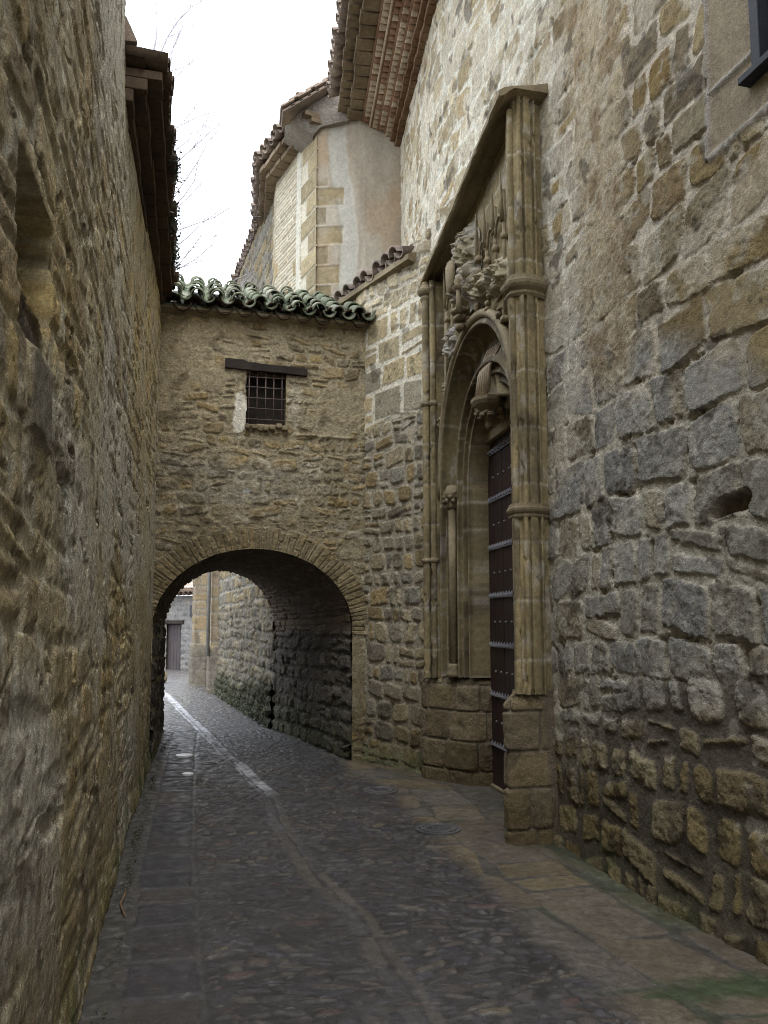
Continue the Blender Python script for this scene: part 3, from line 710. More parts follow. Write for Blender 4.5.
def build_plinth(P,ztop,seed,capback):
    L=poly_pts(P,np.array([0.]))[3]; us=spaced(0,L,lambda u:.010); vs=spaced(-.05,ztop,lambda v:.010)
    U,V=mg(us,vs,indexing='ij')
    d,RR,_=masonry(U,V-.02,seed,h=(.27,.31),w=(.24,.40),warp=.006,split=.0,jit=.004,corner=.25,edge=.006,skew=.03)
    st=sstep(-.001,.016,d); g=fbm(U,V,14,5,seed%40)
    disp=st*(.012+.012*RR[...,0])+.012*g*st-(1-st)*.006
    disp-=.10*np.clip((V-(ztop-.12))/.12,0,1)**1.5                    # worn sloping top
    col=mixc(C(.20,.17,.12)+0*U[...,None],palette(RR,[(.20,.155,.088),(.23,.185,.115),(.17,.135,.085),(.25,.20,.12)]),st)
    if seed==503:   # near plinth: right-hand part patched with plain cement
        pt=sstep(.0,.05,.17-U+.03*fbm(U,V,3,3,9)+.05*(V-.5)); disp=disp*(1-pt)+pt*.012; col=mixc(col,C(.165,.13,.095)+0*col,pt)
    col=mixc(col,col*C(.62,.6,.52),1-sstep(.05,.6,V+.2*g)); col=mixc(col,C(.08,.062,.042)+0*col,.6*sstep(.2,.45,fbm(U,V,4,4,seed%30+3)))
    col=col*(1+.18*fbm(U,V,30,3,3))[...,None]
    o=sheet('plinth',P,us,vs,disp,col,M['wall'],church,side=1)
    # cap
    x,y,T,_,_=poly_pts(P,us[::3]); n=np.stack([-T[:,1],T[:,0]],-1); dd=disp[::3,-1]
    ring=[(a+p*q,b+r_*q,ztop-.004) for a,b,(p,r_),q in zip(x,y,n,dd)]+[(a,b,ztop-.004) for a,b in capback]
    mb=MB(); mb.add(ring,[tuple(range(len(ring)))]); mb.build('plinth_top',M['carved'],o)
    return o
# travel so that the exposed side is to the left: near plinth goes wall->street->into embrasure seen from outside
build_plinth([(2.72,8.17),(2.62,8.17),(2.05,8.74),(2.10,8.86),(2.18,8.90)][::1],1.13,501,[(2.75,8.95)]) if False else None
def rev(p): return p[::-1]
# side=+1 => normal left of travel.  near plinth: from deep embrasure out to the street then back to the wall
build_plinth([(2.46,5.965),(2.02,5.975),(1.995,6.03),(2.62,6.56),(2.74,6.56)][::-1],1.15,503,[(2.74,6.0)]) if False else None
def plinth(P,ztop,seed,cb):
    return build_plinth(P,ztop,seed,cb)
# outward normal must face the lane/camera: travelling from (2.46,5.97) to (2.0,5.97) (-x), left is -y: good
plinth([(2.50,5.965),(2.055,5.975),(2.04,6.03),(2.40,6.48),(2.76,6.50)],1.15,503,[(2.76,6.0)])
plinth([(2.76,8.15),(2.62,8.15),(2.03,8.69),(2.05,8.78),(2.12,8.90)][::1],1.10,501,[(2.76,8.9)]) if False else None
# far plinth: travel from door side out to the street: (2.62,8.15)->(2.03,8.69) is direction (-,+); left is (-,-): faces lane and camera: good
plinth([(2.72,8.15),(2.40,8.19),(2.045,8.67),(2.02,8.78),(2.12,8.92)],1.10,501,[(2.72,8.92)])

def arch_path(w,zs,rise,n=44,point=.10,z0=1.1):
    """list of (dy, z, ny, nz): up the far jamb, over the crown, down the near jamb; (ny,nz) points into the opening"""
    pts=[]
    for z in spaced(z0,zs,lambda v:.06)[:-1]: pts.append((w,z,-1,0))
    for k in range(n+1):
        a=math.pi*k/n; c,s=math.cos(a),math.sin(a)
        zz=zs+rise*(s**.80)
        pts.append((w*np.sign(c)*abs(c)**1.0,zz,-c,-s))
    for z in spaced(z0,zs,lambda v:.06)[:-1][::-1]: pts.append((-w,z,1,0))
    return pts
def build_archivolt():
    # moulded profile: t from the outer edge (t=0) to the door reveal (t=1)
    ts=np.linspace(0,1,120)
    X0=2.205+.215*ts; W=1.245-.385*ts
    def roll(c,r,h): 
        q=np.clip(1-((ts-c)/r)**2,0,1); return h*np.sqrt(q)
    prof=roll(.04,.045,.050)+roll(.22,.03,.035)+roll(.47,.035,.045)+roll(.66,.045,.060)+roll(.80,.025,.035)+roll(.965,.035,.035)
    prof-= .070*np.exp(-((ts-.34)/.07)**2)+.050*np.exp(-((ts-.56)/.05)**2)+.05*np.exp(-((ts-.88)/.05)**2)+.03*np.exp(-((ts-.14)/.04)**2)
    prof=prof*1.3
    profA=roll(.045,.045,.055)-.115*np.sin(np.pi*np.clip((ts-.08)/.50,0,1))**.8+roll(.62,.045,.060)-.03*np.sin(np.pi*np.clip((ts-.66)/.12,0,1))+roll(.81,.03,.04)-.03*np.sin(np.pi*np.clip((ts-.84)/.10,0,1))+roll(.965,.035,.035)
    Wb=W; profs=(prof,profA); z3=np.zeros(2)
    T=np.concatenate([ts,[1.05,1.1]])
    rows=[];plen=[]
    ref=arch_path(1.0,3.05,1.0)
    co=[];acc=0;prev=None;S=[]
    for k,(c,z,ny,nz) in enumerate(ref):
        bl=float(sstep(2.75,3.35,z)); pr=profs[0]*(1-bl)+profs[1]*bl
        X=np.concatenate([X0-pr*.795,[2.45,2.70]]); Wd=np.concatenate([pr*.606,z3]); W=np.concatenate([Wb,[.85,.84]]); w_=W-Wd
        # heights: outer crown z 4.50, inner crown lower
        rise=(1.53-.60*np.minimum(T,1.0))-Wd
        if k< len(ref)//2 and z<3.05 and abs(c)==1.0: yy=YC+w_; zz=np.full_like(w_,z)
        elif abs(c)==1.0 and z<3.05: yy=YC-w_; zz=np.full_like(w_,z)
        else:
            s_=(z-3.05); yy=YC+c*w_; zz=3.05+s_*rise
        co.append(np.stack([X,yy,zz],-1))
        cur=np.array([yy[0],zz[0]])
        if prev is not None: acc+=np.linalg.norm(cur-prev)
        prev=cur;S.append(acc)
    co=np.array(co); S=np.array(S)
    # resample path finely
    s2=np.arange(0,S[-1],.03); out=np.stack([[np.interp(s2,S,co[:,j,k]) for k in range(3)] for j in range(co.shape[1])],0) # j,3,s
    out=out.transpose(2,0,1)
    U,V=mg(s2,T*.7,indexing='ij')
    col,jd=stone_joint_col(V,U,510,base=(.20,.158,.098))
    mesh_np('archivolt',out,grid_quads(out.shape[0],out.shape[1]),M['wallfine'],church,col)
build_archivolt()

def build_spandrel():
    # wall panel inside the frame, above and around the arch, with the arch cut out
    ys=np.arange(5.98,8.74,.0125); zs=np.arange(1.1,6.05,.0125)
    U,V=mg(ys,zs,indexing='ij')
    dy=np.abs(U-YC); inside=(dy<1.25)&((V<3.05)|(V<3.05+1.525*np.maximum(0,1-(dy/1.25)**2)**.40))
    disp=.004*fbm(U,V,12,4,520)+.003*fbm(U,V,3,3,521)
    # blind tracery panels: sunk fields between ribs
    p=.245; k=(U-YC)/p; f=np.abs(k-np.round(k))*p      # distance to rib centre
    fld=(V>4.62)|((dy>1.0)&(V>3.6))
    topz=5.28-.06*np.abs(((k%2)-1)); 
    sunk=sstep(.022,.045,f)*fld*(1-sstep(topz-.02,topz+.02,V+1.1*np.maximum(0,.09-f)-.06))
    disp-=.055*sunk
    col,jd=stone_joint_col(U,V,525,base=(.27,.21,.125),dark=.5)
    col=mixc(col,C(.34,.285,.19)+0*col,.5*sunk*sstep(-.2,.3,fbm(U,V,2,3,8)))
    keep=~inside[:-1,:-1]&(V[:-1,:-1]<6.0-.115*(U[:-1,:-1]-5.8))
    X=2.235-disp
    mesh_np('spandrel',np.stack([X,U,V],-1),grid_quads(len(ys),len(zs),keep),M['wallfine'],church,col)
    # raised ribs of the tracery with pointed heads
    for i in range(-5,6):
        y=YC+i*p
        if abs(i)<=5:
            mb=MB(); z0=4.62 if abs(i)<4 else 4.0
            if abs(y-YC)>1.2: continue
            zb=max(z0,3.05+1.53*math.sqrt(max(0,1-((y-YC)/1.27)**2))+.22+ (.35 if abs(i)<2 else 0))
            mb.tube([(2.205,y,zb),(2.205,y,5.62-.115*(y-5.8)-.12)],.018,8); mb.tube([(2.19,y,5.15),(2.175,y,5.60)],[.026,.004],6)
            mb.box((2.205,y,zb+.02),(.075,.075,.05)); mb.lathe((2.205,y,5.0),[(.018,-.02),(.036,0),(.036,.02),(.018,.05)],8)
            # small ogee head to the next rib
            for sgn in (0,):
                pts=[(2.20,y+p*t,5.10+.16*math.sin(math.pi*min(t,1-t))**.7+.0) for t in np.linspace(0,1,13)]
                if y+p<YC+1.2: mb.tube(pts,.013,6)
            mb.build('tracery_rib',M['carved'],church,smooth=True)
build_spandrel()

def build_frame():
    # polygonal corner shafts of the frame with moulded rings; z 1.1 .. 5.6
    def shaft(pts,z0,z1,name='shaft',seed=1):
        pts=np.array(pts,float)
        # closed polygon (plan), sampled finely and displaced
        P=np.vstack([pts,pts[:1]]); d=np.hypot(*np.diff(P,axis=0).T); s=np.concatenate([[0],np.cumsum(d)])
        us=np.arange(0,s[-1],.0075); x=np.interp(us,s,P[:,0]); y=np.interp(us,s,P[:,1]); vs=np.arange(z0,z1,.02)
        cx,cy=pts.mean(0)
        U,V=mg(us,vs,indexing='ij')
        col,jd=stone_joint_col(U+seed,V,530+seed,base=(.235,.182,.108),dark=.55,h=.46)
        dsp=.0018*fbm(U,V,25,4,540+seed)-.007*(1-sstep(.002,.009,jd+.006*fbm(U,V,14,3,3)))-.014*sstep(.38,.46,fbm(U,V,7,4,545+seed))*(V>0)
        vx=x-cx;vy=y-cy;l=np.hypot(vx,vy)
        X=x[:,None]+(vx/l)[:,None]*dsp; Y=y[:,None]+(vy/l)[:,None]*dsp
        co=np.stack([X,Y,V],-1)
        return mesh_np(name,co,grid_quads(len(us),len(vs),wrap=True),M['wallfine'],church,col)
    def fluted(c,rx,ry,n,amp,k,a0=0):
        out=[]
        for i in range(n):
            a=2*math.pi*i/n; r=1+amp*abs(math.cos(k*a/2+a0))**.6-amp
            out.append((c[0]+rx*r*math.cos(a),c[1]+ry*r*math.sin(a)))
        return out
    # near corner pilaster: broad faceted pier + slim shafts (its side towards the viewer shows)
    near_pier=[(2.150+(px_-2.165)*.87,py_) for px_,py_ in [(2.47,5.985),(2.395,5.965),(2.387,5.925),(2.365,5.918),(2.357,5.950),(2.342,5.955),(2.334,5.915),(2.262,5.900),(2.254,5.935),(2.240,5.940),(2.232,5.905),(2.200,5.908),(2.192,5.95),(2.17,5.965),(2.165,6.12),(2.47,6.12)]]
    shaft(near_pier,1.12,6.06,'pilaster',1)
    shaft([(2.142+.028*math.cos(a),5.985+.028*math.sin(a)) for a in np.linspace(0,2*math.pi,16,endpoint=False)],1.12,5.93,'shaft',2)
    # far corner pilaster facing the viewer
    shaft([(2.045+.042*math.cos(a),8.66+.042*math.sin(a)) for a in np.linspace(0,2*math.pi,16,endpoint=False)],1.08,5.60,'shaft',3)
    shaft([(2.11+.035*math.cos(a),8.60+.035*math.sin(a)) for a in np.linspace(0,2*math.pi,14,endpoint=False)],1.08,5.60,'shaft',4)
    shaft([(2.07,8.70),(2.06,8.80),(2.10,8.86),(2.30,8.86),(2.30,8.60),(2.14,8.60)],1.08,5.60,'pilaster',5)
    def ring(c,r,z,h=.07,n=16,sx=1,sy=1,name='capital',ph=.5):
        mb=MB(); mb.lathe((c[0],c[1],z),[(r*.75,-h*.7),(r*.95,-h*.45),(r*.80,-h*.2),(r*1.22,0),(r*1.42,h*.22),(r*1.42,h*.42),(r*1.1,h*.55),(r*.8,h*.9)],n,sx,sy,ph)
        return mb
    # moulded rings on the near pilaster
    for z,k,hh in ((2.53,1.0,.07),(4.36,1.28,.11)):
        mb=MB()
        sec=[(.0,-.6),(.35,-.4),(.15,-.15),(.75,.05),(1.0,.25),(1.0,.5),(.3,.75),(0,1.1)]
        pl=np.array([(2.41,5.975),(2.37,5.945),(2.30,5.915),(2.215,5.90),(2.15,5.935),(2.120,5.96),(2.112,6.02),(2.12,6.1)])
        cen=np.array((2.24,6.15)); v=[]
        for o,zz in sec:
            for q in pl:
                dv=(q-cen)/np.linalg.norm(q-cen); r_=q+dv*o*(.026 if k==1 else .055); v.append((r_[0],r_[1],z+zz*hh))
        m=len(pl); mb.add(v,[(a*m+b,a*m+b+1,(a+1)*m+b+1,(a+1)*m+b) for a in range(len(sec)-1) for b in range(m-1)])
        mb.build('capital',M['carved'],church)
    for c,r,zz in (((2.045,8.66),.045,(4.12,2.34)),((2.11,8.60),.038,(4.12,2.34))):
        for z in zz: ring(c,r,z).build('capital',M['carved'],church,smooth=False)
    ring((2.05,8.67),.07,5.44,.12).build('capital',M['carved'],church)
    # jamb shaft with a foliage capital inside the embrasure, both sides
    for sy in (1,-1):
        y=YC+sy*(1.055 if sy>0 else .98); sxx=2.265 if sy>0 else 2.34
        mb=MB(); mb.tube([(sxx,y,1.1),(sxx,y,3.05)],.042,14); mb.build('shaft',M['carved'],church,smooth=True)
        mb=ring((sxx,y),.07,3.02,.16,14)
        rr=random.Random(5)
        for k in range(16):
            a=k*2.4; mb.lathe((sxx+.085*math.cos(a),y+.085*math.sin(a),2.99+.045*(k%3)),[(.004,-.03),(.026,-.012),(.028,.008),(.004,.03)],6)
        mb.build('capital',M['carved'],church,smooth=True)
        mb=MB(); mb.lathe((sxx,y,1.16),[(.075,-.06),(.075,-.02),(.05,.02),(.06,.05),(.045,.08)],14); mb.build('shaft_base',M['carved'],church,smooth=True)
    # hood: heavy drip moulding over the whole portal
    sec=[(o_,z_+.21) for o_,z_ in [(-.27,5.80),(.03,5.81),(.08,5.78),(.115,5.735),(.15,5.725),(.165,5.735),(.165,5.775),(.12,5.80),(.02,5.825),(-.12,5.85),(-.25,5.88),(-.30,5.88)]]
    A=(2.165,5.83); B=(2.175,8.86)
    mb=MB()
    nseg=40; rr=random.Random(4); Aa=np.array(A);Bb=np.array(B);e=(Bb-Aa)/np.linalg.norm(Bb-Aa);n=np.array([-e[1],e[0]]); v=[]
    for i in range(nseg+1):
        t=i/nseg; q=Aa+(Bb-Aa)*t; k=1-.0*t; sag=-.35*t
        for o,z in sec: pnt=q+n*(o+rr.uniform(-.004,.004)); v.append((pnt[0],pnt[1],z+sag+rr.uniform(-.004,.004)))
    m=len(sec); f=[(i*m+j,(i+1)*m+j,(i+1)*m+(j+1)%m,i*m+(j+1)%m) for i in range(nseg) for j in range(m)]
    f+=[tuple(range(m)),tuple(nseg*m+j for j in range(m-1,-1,-1))]
    mb.add(v,f); mb.build('hood_moulding',M['carved'],church)
build_frame()

def blob_carving(name,c,size,n,seed,mat,curl=True):
    """deeply cut carved relief facing the lane: a displaced sheet of scrolls and leaves with a ragged outline"""
    y=np.arange(c[1]-size[1],c[1]+size[1],.006); z=np.arange(c[2]-size[2],c[2]+size[2],.006)
    U,V=mg(y,z,indexing='ij'); a=(U-c[1])/size[1]; b=(V-c[2])/size[2]
    r=np.hypot(a,b)+.22*fbm(U,V,6,3,seed+900)
    wx=U+.05*fbm(U,V,9,3,seed+910); wz=V+.05*fbm(U,V,9,3,seed+920)
    sc_=np.sin(38*np.hypot(wx-c[1]-.12,wz-c[2]-.1))*.5+np.sin(44*np.hypot(wx-c[1]+.14,wz-c[2]+.12))*.5
    rg=ridge(wx,wz,11.,4,seed+930)
    rel=.55*np.abs(sc_)+.55*np.maximum(rg,0)
    m=1-sstep(.72,.98,r); x=c[0]+.03-m*(size[0]*(1-.6*r**2)*.6+.12*(rel-.3)+.01*fbm(U,V,30,3,5))
    keep=(r<1.02)[:-1,:-1]
    col,_=stone_joint_col(U,V,seed+940,base=(.24,.20,.145),dark=.9,h=5.); col=mixc(col,C(.40,.385,.36)+0*col,.55*sstep(-.1,.4,fbm(U,V,7,4,seed+950)))
    return mesh_np(name,np.stack([x,U,V],-1),grid_quads(len(y),len(z),keep),M['wallfine'],church,col)
# coats of arms with mantling, high in the middle, and the smaller one over the arch
blob_carving('coat_of_arms',(2.19,7.48,5.22),(.22,.44,.46),0,3,'o')
mb=MB(); mb.lathe((2.03,7.50,5.12),[(.01,-.16),(.09,-.10),(.12,.02),(.12,.14),(.02,.17)],12,.35,1); mb.build('shield',M['carved'],church,smooth=True)
for k,(zz) in enumerate((4.86,4.79,4.70)):
    mb=MB(); mb.lathe((2.11,7.45,zz-.10),[(.07-.016*k,-.03),(.095-.02*k,-.01),(.095-.02*k,.015),(.07-.016*k,.03)],8,.9,1.2); mb.build('corbel',M['carved'],church,smooth=True)
blob_carving('carved_leaves',(2.18,6.95,4.80),(.12,.26,.16),0,9,'o')
blob_carving('carved_leaves',(2.18,6.50,4.70),(.12,.22,.18),0,10,'o')
blob_carving('carved_leaves',(2.18,7.95,4.62),(.12,.22,.20),0,12,'o')
# crockets and hood mould following the arch
def hood_mould():
    mb=MB(); pts=[]
    for k in range(49):
        a=math.pi*(k/48); c,s=math.cos(a),math.sin(a)
        pts.append((2.195,YC+1.27*c,3.05+1.565*(max(s,0)**.80)))
    mb.tube(pts,.042,10); mb.build('arch_hood_mould',M['carved'],church,smooth=True)
    rr=random.Random(8)
    for k in range(3,36,4):
        p=pts[k]; q=np.array([0,p[1]-YC,p[2]-3.2]); q/=np.linalg.norm(q)
        mb=MB(); b=np.array(p)+q*.05
        for j in range(7):
            ang=rr.uniform(0,6.28); sp=rr.uniform(.02,.055)
            c=b+q*rr.uniform(0,.08)+np.array([-.02,math.cos(ang)*sp,math.sin(ang)*sp])
            r0=rr.uniform(.018,.032); mb.lathe(tuple(c-np.array([0,0,r0])),[(.003,0),(r0,r0*.6),(r0*.9,r0*1.4),(.003,2*r0)],7)
        mb.build('crocket',M['carved'],church,smooth=True)
    # finial
    mb=MB(); mb.tube([(2.07,YC,4.7),(2.06,YC,4.95)],[.035,.02],8); mb.lathe((2.06,YC,4.93),[(.02,0),(.06,.03),(.03,.06),(.045,.09),(.01,.14)],8); mb.build('finial',M['carved'],church,smooth=True)
hood_mould()

def build_tympanum():
    # slab filling the arch above the flat door head, with fan-like curtain ribs and a hanging statue console
    ys=np.arange(YC-.86,YC+.86,.0125); zs=np.arange(3.60,3.99,.0125)
    zs=np.arange(3.585,4.05,.0125)
    U,V=mg(ys,zs,indexing='ij'); dy=U-YC
    disp=.03*np.cos(np.arctan2(V-4.6,dy)*14)*.5+.004*fbm(U,V,12,3,560)
    col,_=stone_joint_col(U,V,561,base=(.19,.15,.095))
    keep=((np.abs(dy)<.855)&(V<3.06+.935*np.maximum(0,1-(dy/.86)**2)**.4))[:-1,:-1]
    mesh_np('tympanum',np.stack([2.58-disp,U,V],-1),grid_quads(len(ys),len(zs),keep),M['wallfine'],church,col)
    mb=MB(); mb.box((2.62,YC,3.63),(.13,1.68,.10)); mb.build('lintel',M['carved'],church,bevel=.01)
    # console with projecting moulded shelf
    c=(2.36,YC+.02); mb=MB()
    mb.lathe((c[0],c[1],3.80),[(.012,-.26),(.035,-.23),(.035,-.18),(.085,-.12),(.08,-.08),(.15,-.02),(.17,.015),(.17,.05),(.10,.07)],8,1,1.1,.5)
    rr=random.Random(2)
    for k in range(26):
        a=rr.uniform(0,6.28); r_=rr.uniform(.06,.14); z=3.66+.12*rr.random()*(r_/.14)
        mb.lathe((c[0]+r_*math.cos(a),c[1]+r_*math.sin(a),z-.025),[(.003,0),(.026,.015),(.028,.035),(.003,.055)],6)
    mb.build('statue_console',M['carved'],church,smooth=False)
    # drapery: folded stone curtain fanning down from the crown to the console
    nu,nv=90,30; co=[]
    for i in range(nu):
        a=-1.0+2.0*i/(nu-1)
        for j in range(nv):
            t=j/(nv-1)
            z=4.38-.50*t-.10*abs(a)*t; y=YC+.02+a*(.10+.34*t**1.1); x=2.34+.12*(a*a)*t+.045*math.cos(a*13)*t**.6+.06*(1-t)
            co.append((x,y,z))
    U,V=mg(np.linspace(0,.6,nu),np.linspace(0,.5,nv),indexing='ij'); col,_=stone_joint_col(U,V,570,base=(.24,.19,.12),dark=.3)
    o=mesh_np('carved_drapery',co,grid_quads(nu,nv),M['wallfine'],church,col); m=o.modifiers.new('s','SOLIDIFY'); m.thickness=.03
    for k in range(6):
        t=k/5; mb=MB(); mb.tube([(2.30,YC+.22-.40*t,3.88),(2.30,YC+.12-.34*t,4.10),(2.36,YC+.0-.42*t,4.34-.06*t)],[.020,.016,.010],7); mb.build('drapery_fold',M['tilepale'],church,smooth=True)
    # cusped inner curve sweeping down either side of the console
    for s in (1,-1):
        pts=[(2.50,YC+s*(.80-.62*t),3.70+.42*math.sin(math.pi*t*.9)-.12*t) for t in np.linspace(0,1,18)]
        mb=MB(); mb.tube(pts,.038,10); mb.build('cusp_moulding',M['carved'],church,smooth=True)
build_tympanum()

def build_door():
    mb=MB(); y=6.50; rr=random.Random(1)
    while y<8.16:
        w=rr.uniform(.12,.15); w=min(w,8.18-y); mb.box((2.635+rr.uniform(-.002,.002),y+w/2,1.82),(.05,w-.006,3.66)); y+=w
    d=mb.build('door',M['door'],church,bevel=.003)
    nail=None
    for k in range(7):
        z=.42+k*.505
        for (a,b) in ((6.53,7.32),(7.36,8.15)):
            mb=MB(); mb.box((2.603,(a+b)/2,z),(.012,b-a,.016))
            y=a+.04
            while y<b-.02:
                # lance-shaped stud rising from the strap
                mb.add([(2.597,y-.014,z),(2.597,y+.014,z),(2.597,y+.010,z+.055),(2.597,y+.002,z+.055),(2.563,y,z+.02)],[(0,1,4),(1,2,4),(2,3,4),(3,0,4)])
                y+=.085
            mb.build('strap',M['paleiron'],d)
        for y in np.arange(6.62,8.1,.17):
            if nail is None:
                mb=MB(); mb.lathe((0,0,0),[(.003,-.013),(.011,-.008),(.014,0),(.011,.008),(.003,.013)],6); nail=mb.build('nail',M['paleiron'],d); nl=nail
            else: nl=nail.copy(); COL.objects.link(nl)
            nl.location=(2.605,y,z+.25)
    mb=MB(); mb.box((2.600,7.34,1.82),(.035,.05,3.6)); mb.build('meeting_stile',M['door'],d,bevel=.004)
    mb=MB(); mb.box((2.66,YC,.010),(.16,1.64,.03)); mb.build('threshold',M['carved'],church,bevel=.01)
    mb=MB(); mb.box((2.9,YC,2.9),(.12,3.1,5.9)); mb.build('core',M['oldwood'],church)
build_door()

# ================================================================== ARCHWAY HOUSE
bridge=thing('archway_house','stone house bridging the lane on a round arch, small barred window','archway',(.2,9.9,0))
BL=np.array((-1.03,9.80)); BR=np.array((1.60,9.953)); BE=(BR-BL)/np.linalg.norm(BR-BL)
CXA=1.22; AW=1.20; ZS=1.60; ZR=.975       # arch centre along the face, half width, springing, rise
def build_bridge():
    Lb=np.linalg.norm(BR-BL)
    us=np.arange(-.02,Lb,.0095); vs=np.arange(-.05,5.52,.0095)
    U,V=mg(us,vs,indexing='ij')
    d,RR,_=masonry(U,V,601,h=(.10,.19),w=(.13,.33),warp=.05,wf=1.5,split=.30,jit=.025,corner=.7,edge=.022,ef=12,skew=.4)
    n=fbm(U,V,1.2,3,600); g=fbm(U,V,18,5,610)
    st=sstep(.0,.018,d)
    smear=sstep(-.12,.22,fbm(U,V,2.4,5,612)+.16*sstep(3.6,4.2,V)-.03)
    disp=st*(.003+.012*RR[...,0])+st*.010*g-(1-st)*.007*(1-smear)+.009*g+.004*fbm(U,V,9,4,611)
    disp=disp*(1-.7*smear)+.7*smear*(.007+.006*g)
    col=palette(RR,[(.25,.195,.11),(.28,.225,.14),(.22,.175,.11),(.24,.205,.15),(.30,.23,.125),(.20,.17,.125),(.27,.235,.175)])
    mo=mixc(C(.25,.215,.155)+0*col,C(.30,.26,.19)+0*col,sstep(3.,4.,V+.3*n))
    col=mixc(mo,col,st); col=mixc(col,mo,.72*smear)
    # grey weathered bands low on the face
    col=mixc(col,C(.26,.25,.235)+0*col,.55*sstep(.0,.3,fbm(U*.5,V*1.8,1.6,4,615))*sstep(2.6,2.9,V)*(1-sstep(3.5,3.9,V)))
    col=mixc(col,C(.45,.42,.37)+0*col,.5*sstep(.28,.42,fbm(U,V*1.6,6,4,617))*(V<3.9))
    # pale plaster beside the window, grey repair, darker band above
    pw=(1-sstep(.7,1.0,np.hypot((U-.99)/.11,(V-4.22)/.30)+.4*fbm(U,V,7,3,620))); col=mixc(col,C(.60,.58,.55)+0*col,pw); disp=disp*(1-pw)+.012*pw
    pw=(1-sstep(.7,1.0,np.hypot((U-1.66)/.12,(V-4.42)/.30)+.5*fbm(U,V,7,3,621))); col=mixc(col,C(.36,.325,.27)+0*col,pw*.8)
    col=mixc(col,C(.42,.43,.46)+0*col,(1-sstep(.6,1.0,np.hypot((U-1.10)/.07,(V-3.29)/.035)+.6*fbm(U,V,9,3,622))))
    col=mixc(col,C(.085,.066,.042)+0*col,.55*sstep(.26,.45,fbm(U,V,4.5,4,625)))
    col=mixc(col,col*C(.70,.66,.60),sstep(5.05,5.4,V+.15*n))
    col=mixc(col,col*C(.6,.58,.52),1-sstep(.3,1.6,V+.3*n))
    col=col*OLV*1.24*(1+.46*fbm(U,V,38,4,630,.7))[...,None]; disp+=.006*terrace(fbm(U*1.1,V,8,5,633,.6),5)
    # ledge crack right of the window
    disp+=.02*np.exp(-((V-4.02+.02*(U-2))/.02)**2)*sstep(1.62,1.7,U)*(1-sstep(2.35,2.5,U))
    # window opening and arch opening
    k=((U[:-1,:-1]-CXA)/(AW+.005))**2+(np.maximum(V[:-1,:-1]-ZS,0)/(ZR+.005))**2
    arch=(k<1)&(np.abs(U[:-1,:-1]-CXA)<AW)
    wob=.012*fbm(U,V,6,2,640)[:-1,:-1]
    wi=(U[:-1,:-1]+wob>1.06)&(U[:-1,:-1]+wob<1.555)&(V[:-1,:-1]+wob>4.13)&(V[:-1,:-1]<4.80)
    P=[tuple(BL-BE*0),tuple(BR)]
    sheet('wall',P,us,vs,disp,col,M['wall'],bridge,side=-1,keep=~(arch|wi))
    # voussoir ring: thin stones on edge, standing slightly proud, cut to the curve
    th=np.concatenate([np.linspace(-.06,math.pi+.06,int(AW*math.pi/.006))]); rs=np.arange(0,.345,.008)
    TH,RS=mg(th,rs,indexing='ij')
    arc=(math.pi-TH)*1.12
    dv,RV,_=masonry(RS*1.0,arc,651,h=(.045,.085),w=(.5,.6),warp=.006,wf=3,split=.15,jit=.006,corner=.3,edge=.006,ef=12,skew=.05)
    r0v=np.minimum(dv,.3-.04*RV[...,2]-RS)
    sv=sstep(-.002,.010,dv)*(1-sstep(-.012,.004,RS-(.30-.07*RV[...,2])))
    gg=fbm(arc,RS,16,4,655)
    dd=.006+sv*(.012+.011*RV[...,0])+.010*gg-.012*sstep(.26,.345,RS)
    cc=mixc(C(.25,.215,.155)+0*sv[...,None],palette(RV,[(.27,.215,.125),(.24,.19,.115),(.29,.235,.15),(.22,.18,.115)]),sv)
    cc=mixc(cc,C(.08,.062,.04)+0*cc,.5*sstep(.2,.45,fbm(arc,RS,5,4,657))); cc=mixc(cc,C(.26,.22,.15)+0*cc,.35*sstep(-.1,.3,fbm(arc,RS,2.5,4,659))); cc=cc*OLV*1.05*(1+.35*fbm(arc*1.,RS,34,3,658))[...,None]
    ux=CXA+(AW+RS)*np.cos(TH); uz=ZS+(ZR+RS*1.0)*np.sin(TH)
    nrm=np.array((BE[1],-BE[0]))
    X=BL[0]+BE[0]*ux+nrm[0]*dd; Y=BL[1]+BE[1]*ux+nrm[1]*dd
    ki=(ux[:-1,:-1]>.0)&(ux[:-1,:-1]<Lb-.02)
    mesh_np('arch_ring',np.stack([X,Y,uz],-1),grid_quads(len(th),len(rs),ki,flip=False),M['wall'],bridge,cc)
    # vault and side walls of the passage, narrowing towards the far end
    th2=np.linspace(0,math.pi,260); dep=np.linspace(0,1,240)
    low=np.arange(-.05,ZS,.013)
    prof=[('r',z) for z in low]+[('a',a) for a in th2]+[('l',z) for z in low[::-1]]
    arcl=np.cumsum([0]+[.013]*(len(low)-1)+[AW*math.pi/260]*len(th2)+[.013]*(len(low)))[:len(prof)]
    S,D=mg(arcl,dep*3.35,indexing='ij')
    dm,RM,_=masonry(D,S,661,h=(.06,.13),w=(.14,.36),warp=.03,wf=1.5,split=.2,jit=.015,corner=.4,edge=.012,skew=.15)
    dm2,RM2,_=masonry(D,S,663,h=(.17,.30),w=(.2,.42),warp=.05,wf=1.2,split=.2,jit=.03,corner=.6,edge=.02,skew=.3)
    vault=sstep(ZS-.1,ZS+.1,S)*(1-sstep(ZS+3.7,ZS+3.8,S)); s1=sstep(0,.015,dm); s2=sstep(0,.03,dm2)
    g=fbm(D,S,14,5,665)
    dsp=vault*(s1*(.006+.022*RM[...,0])+.006*g)+(1-vault)*(s2*(.01+.04*RM2[...,0])+.022*g)
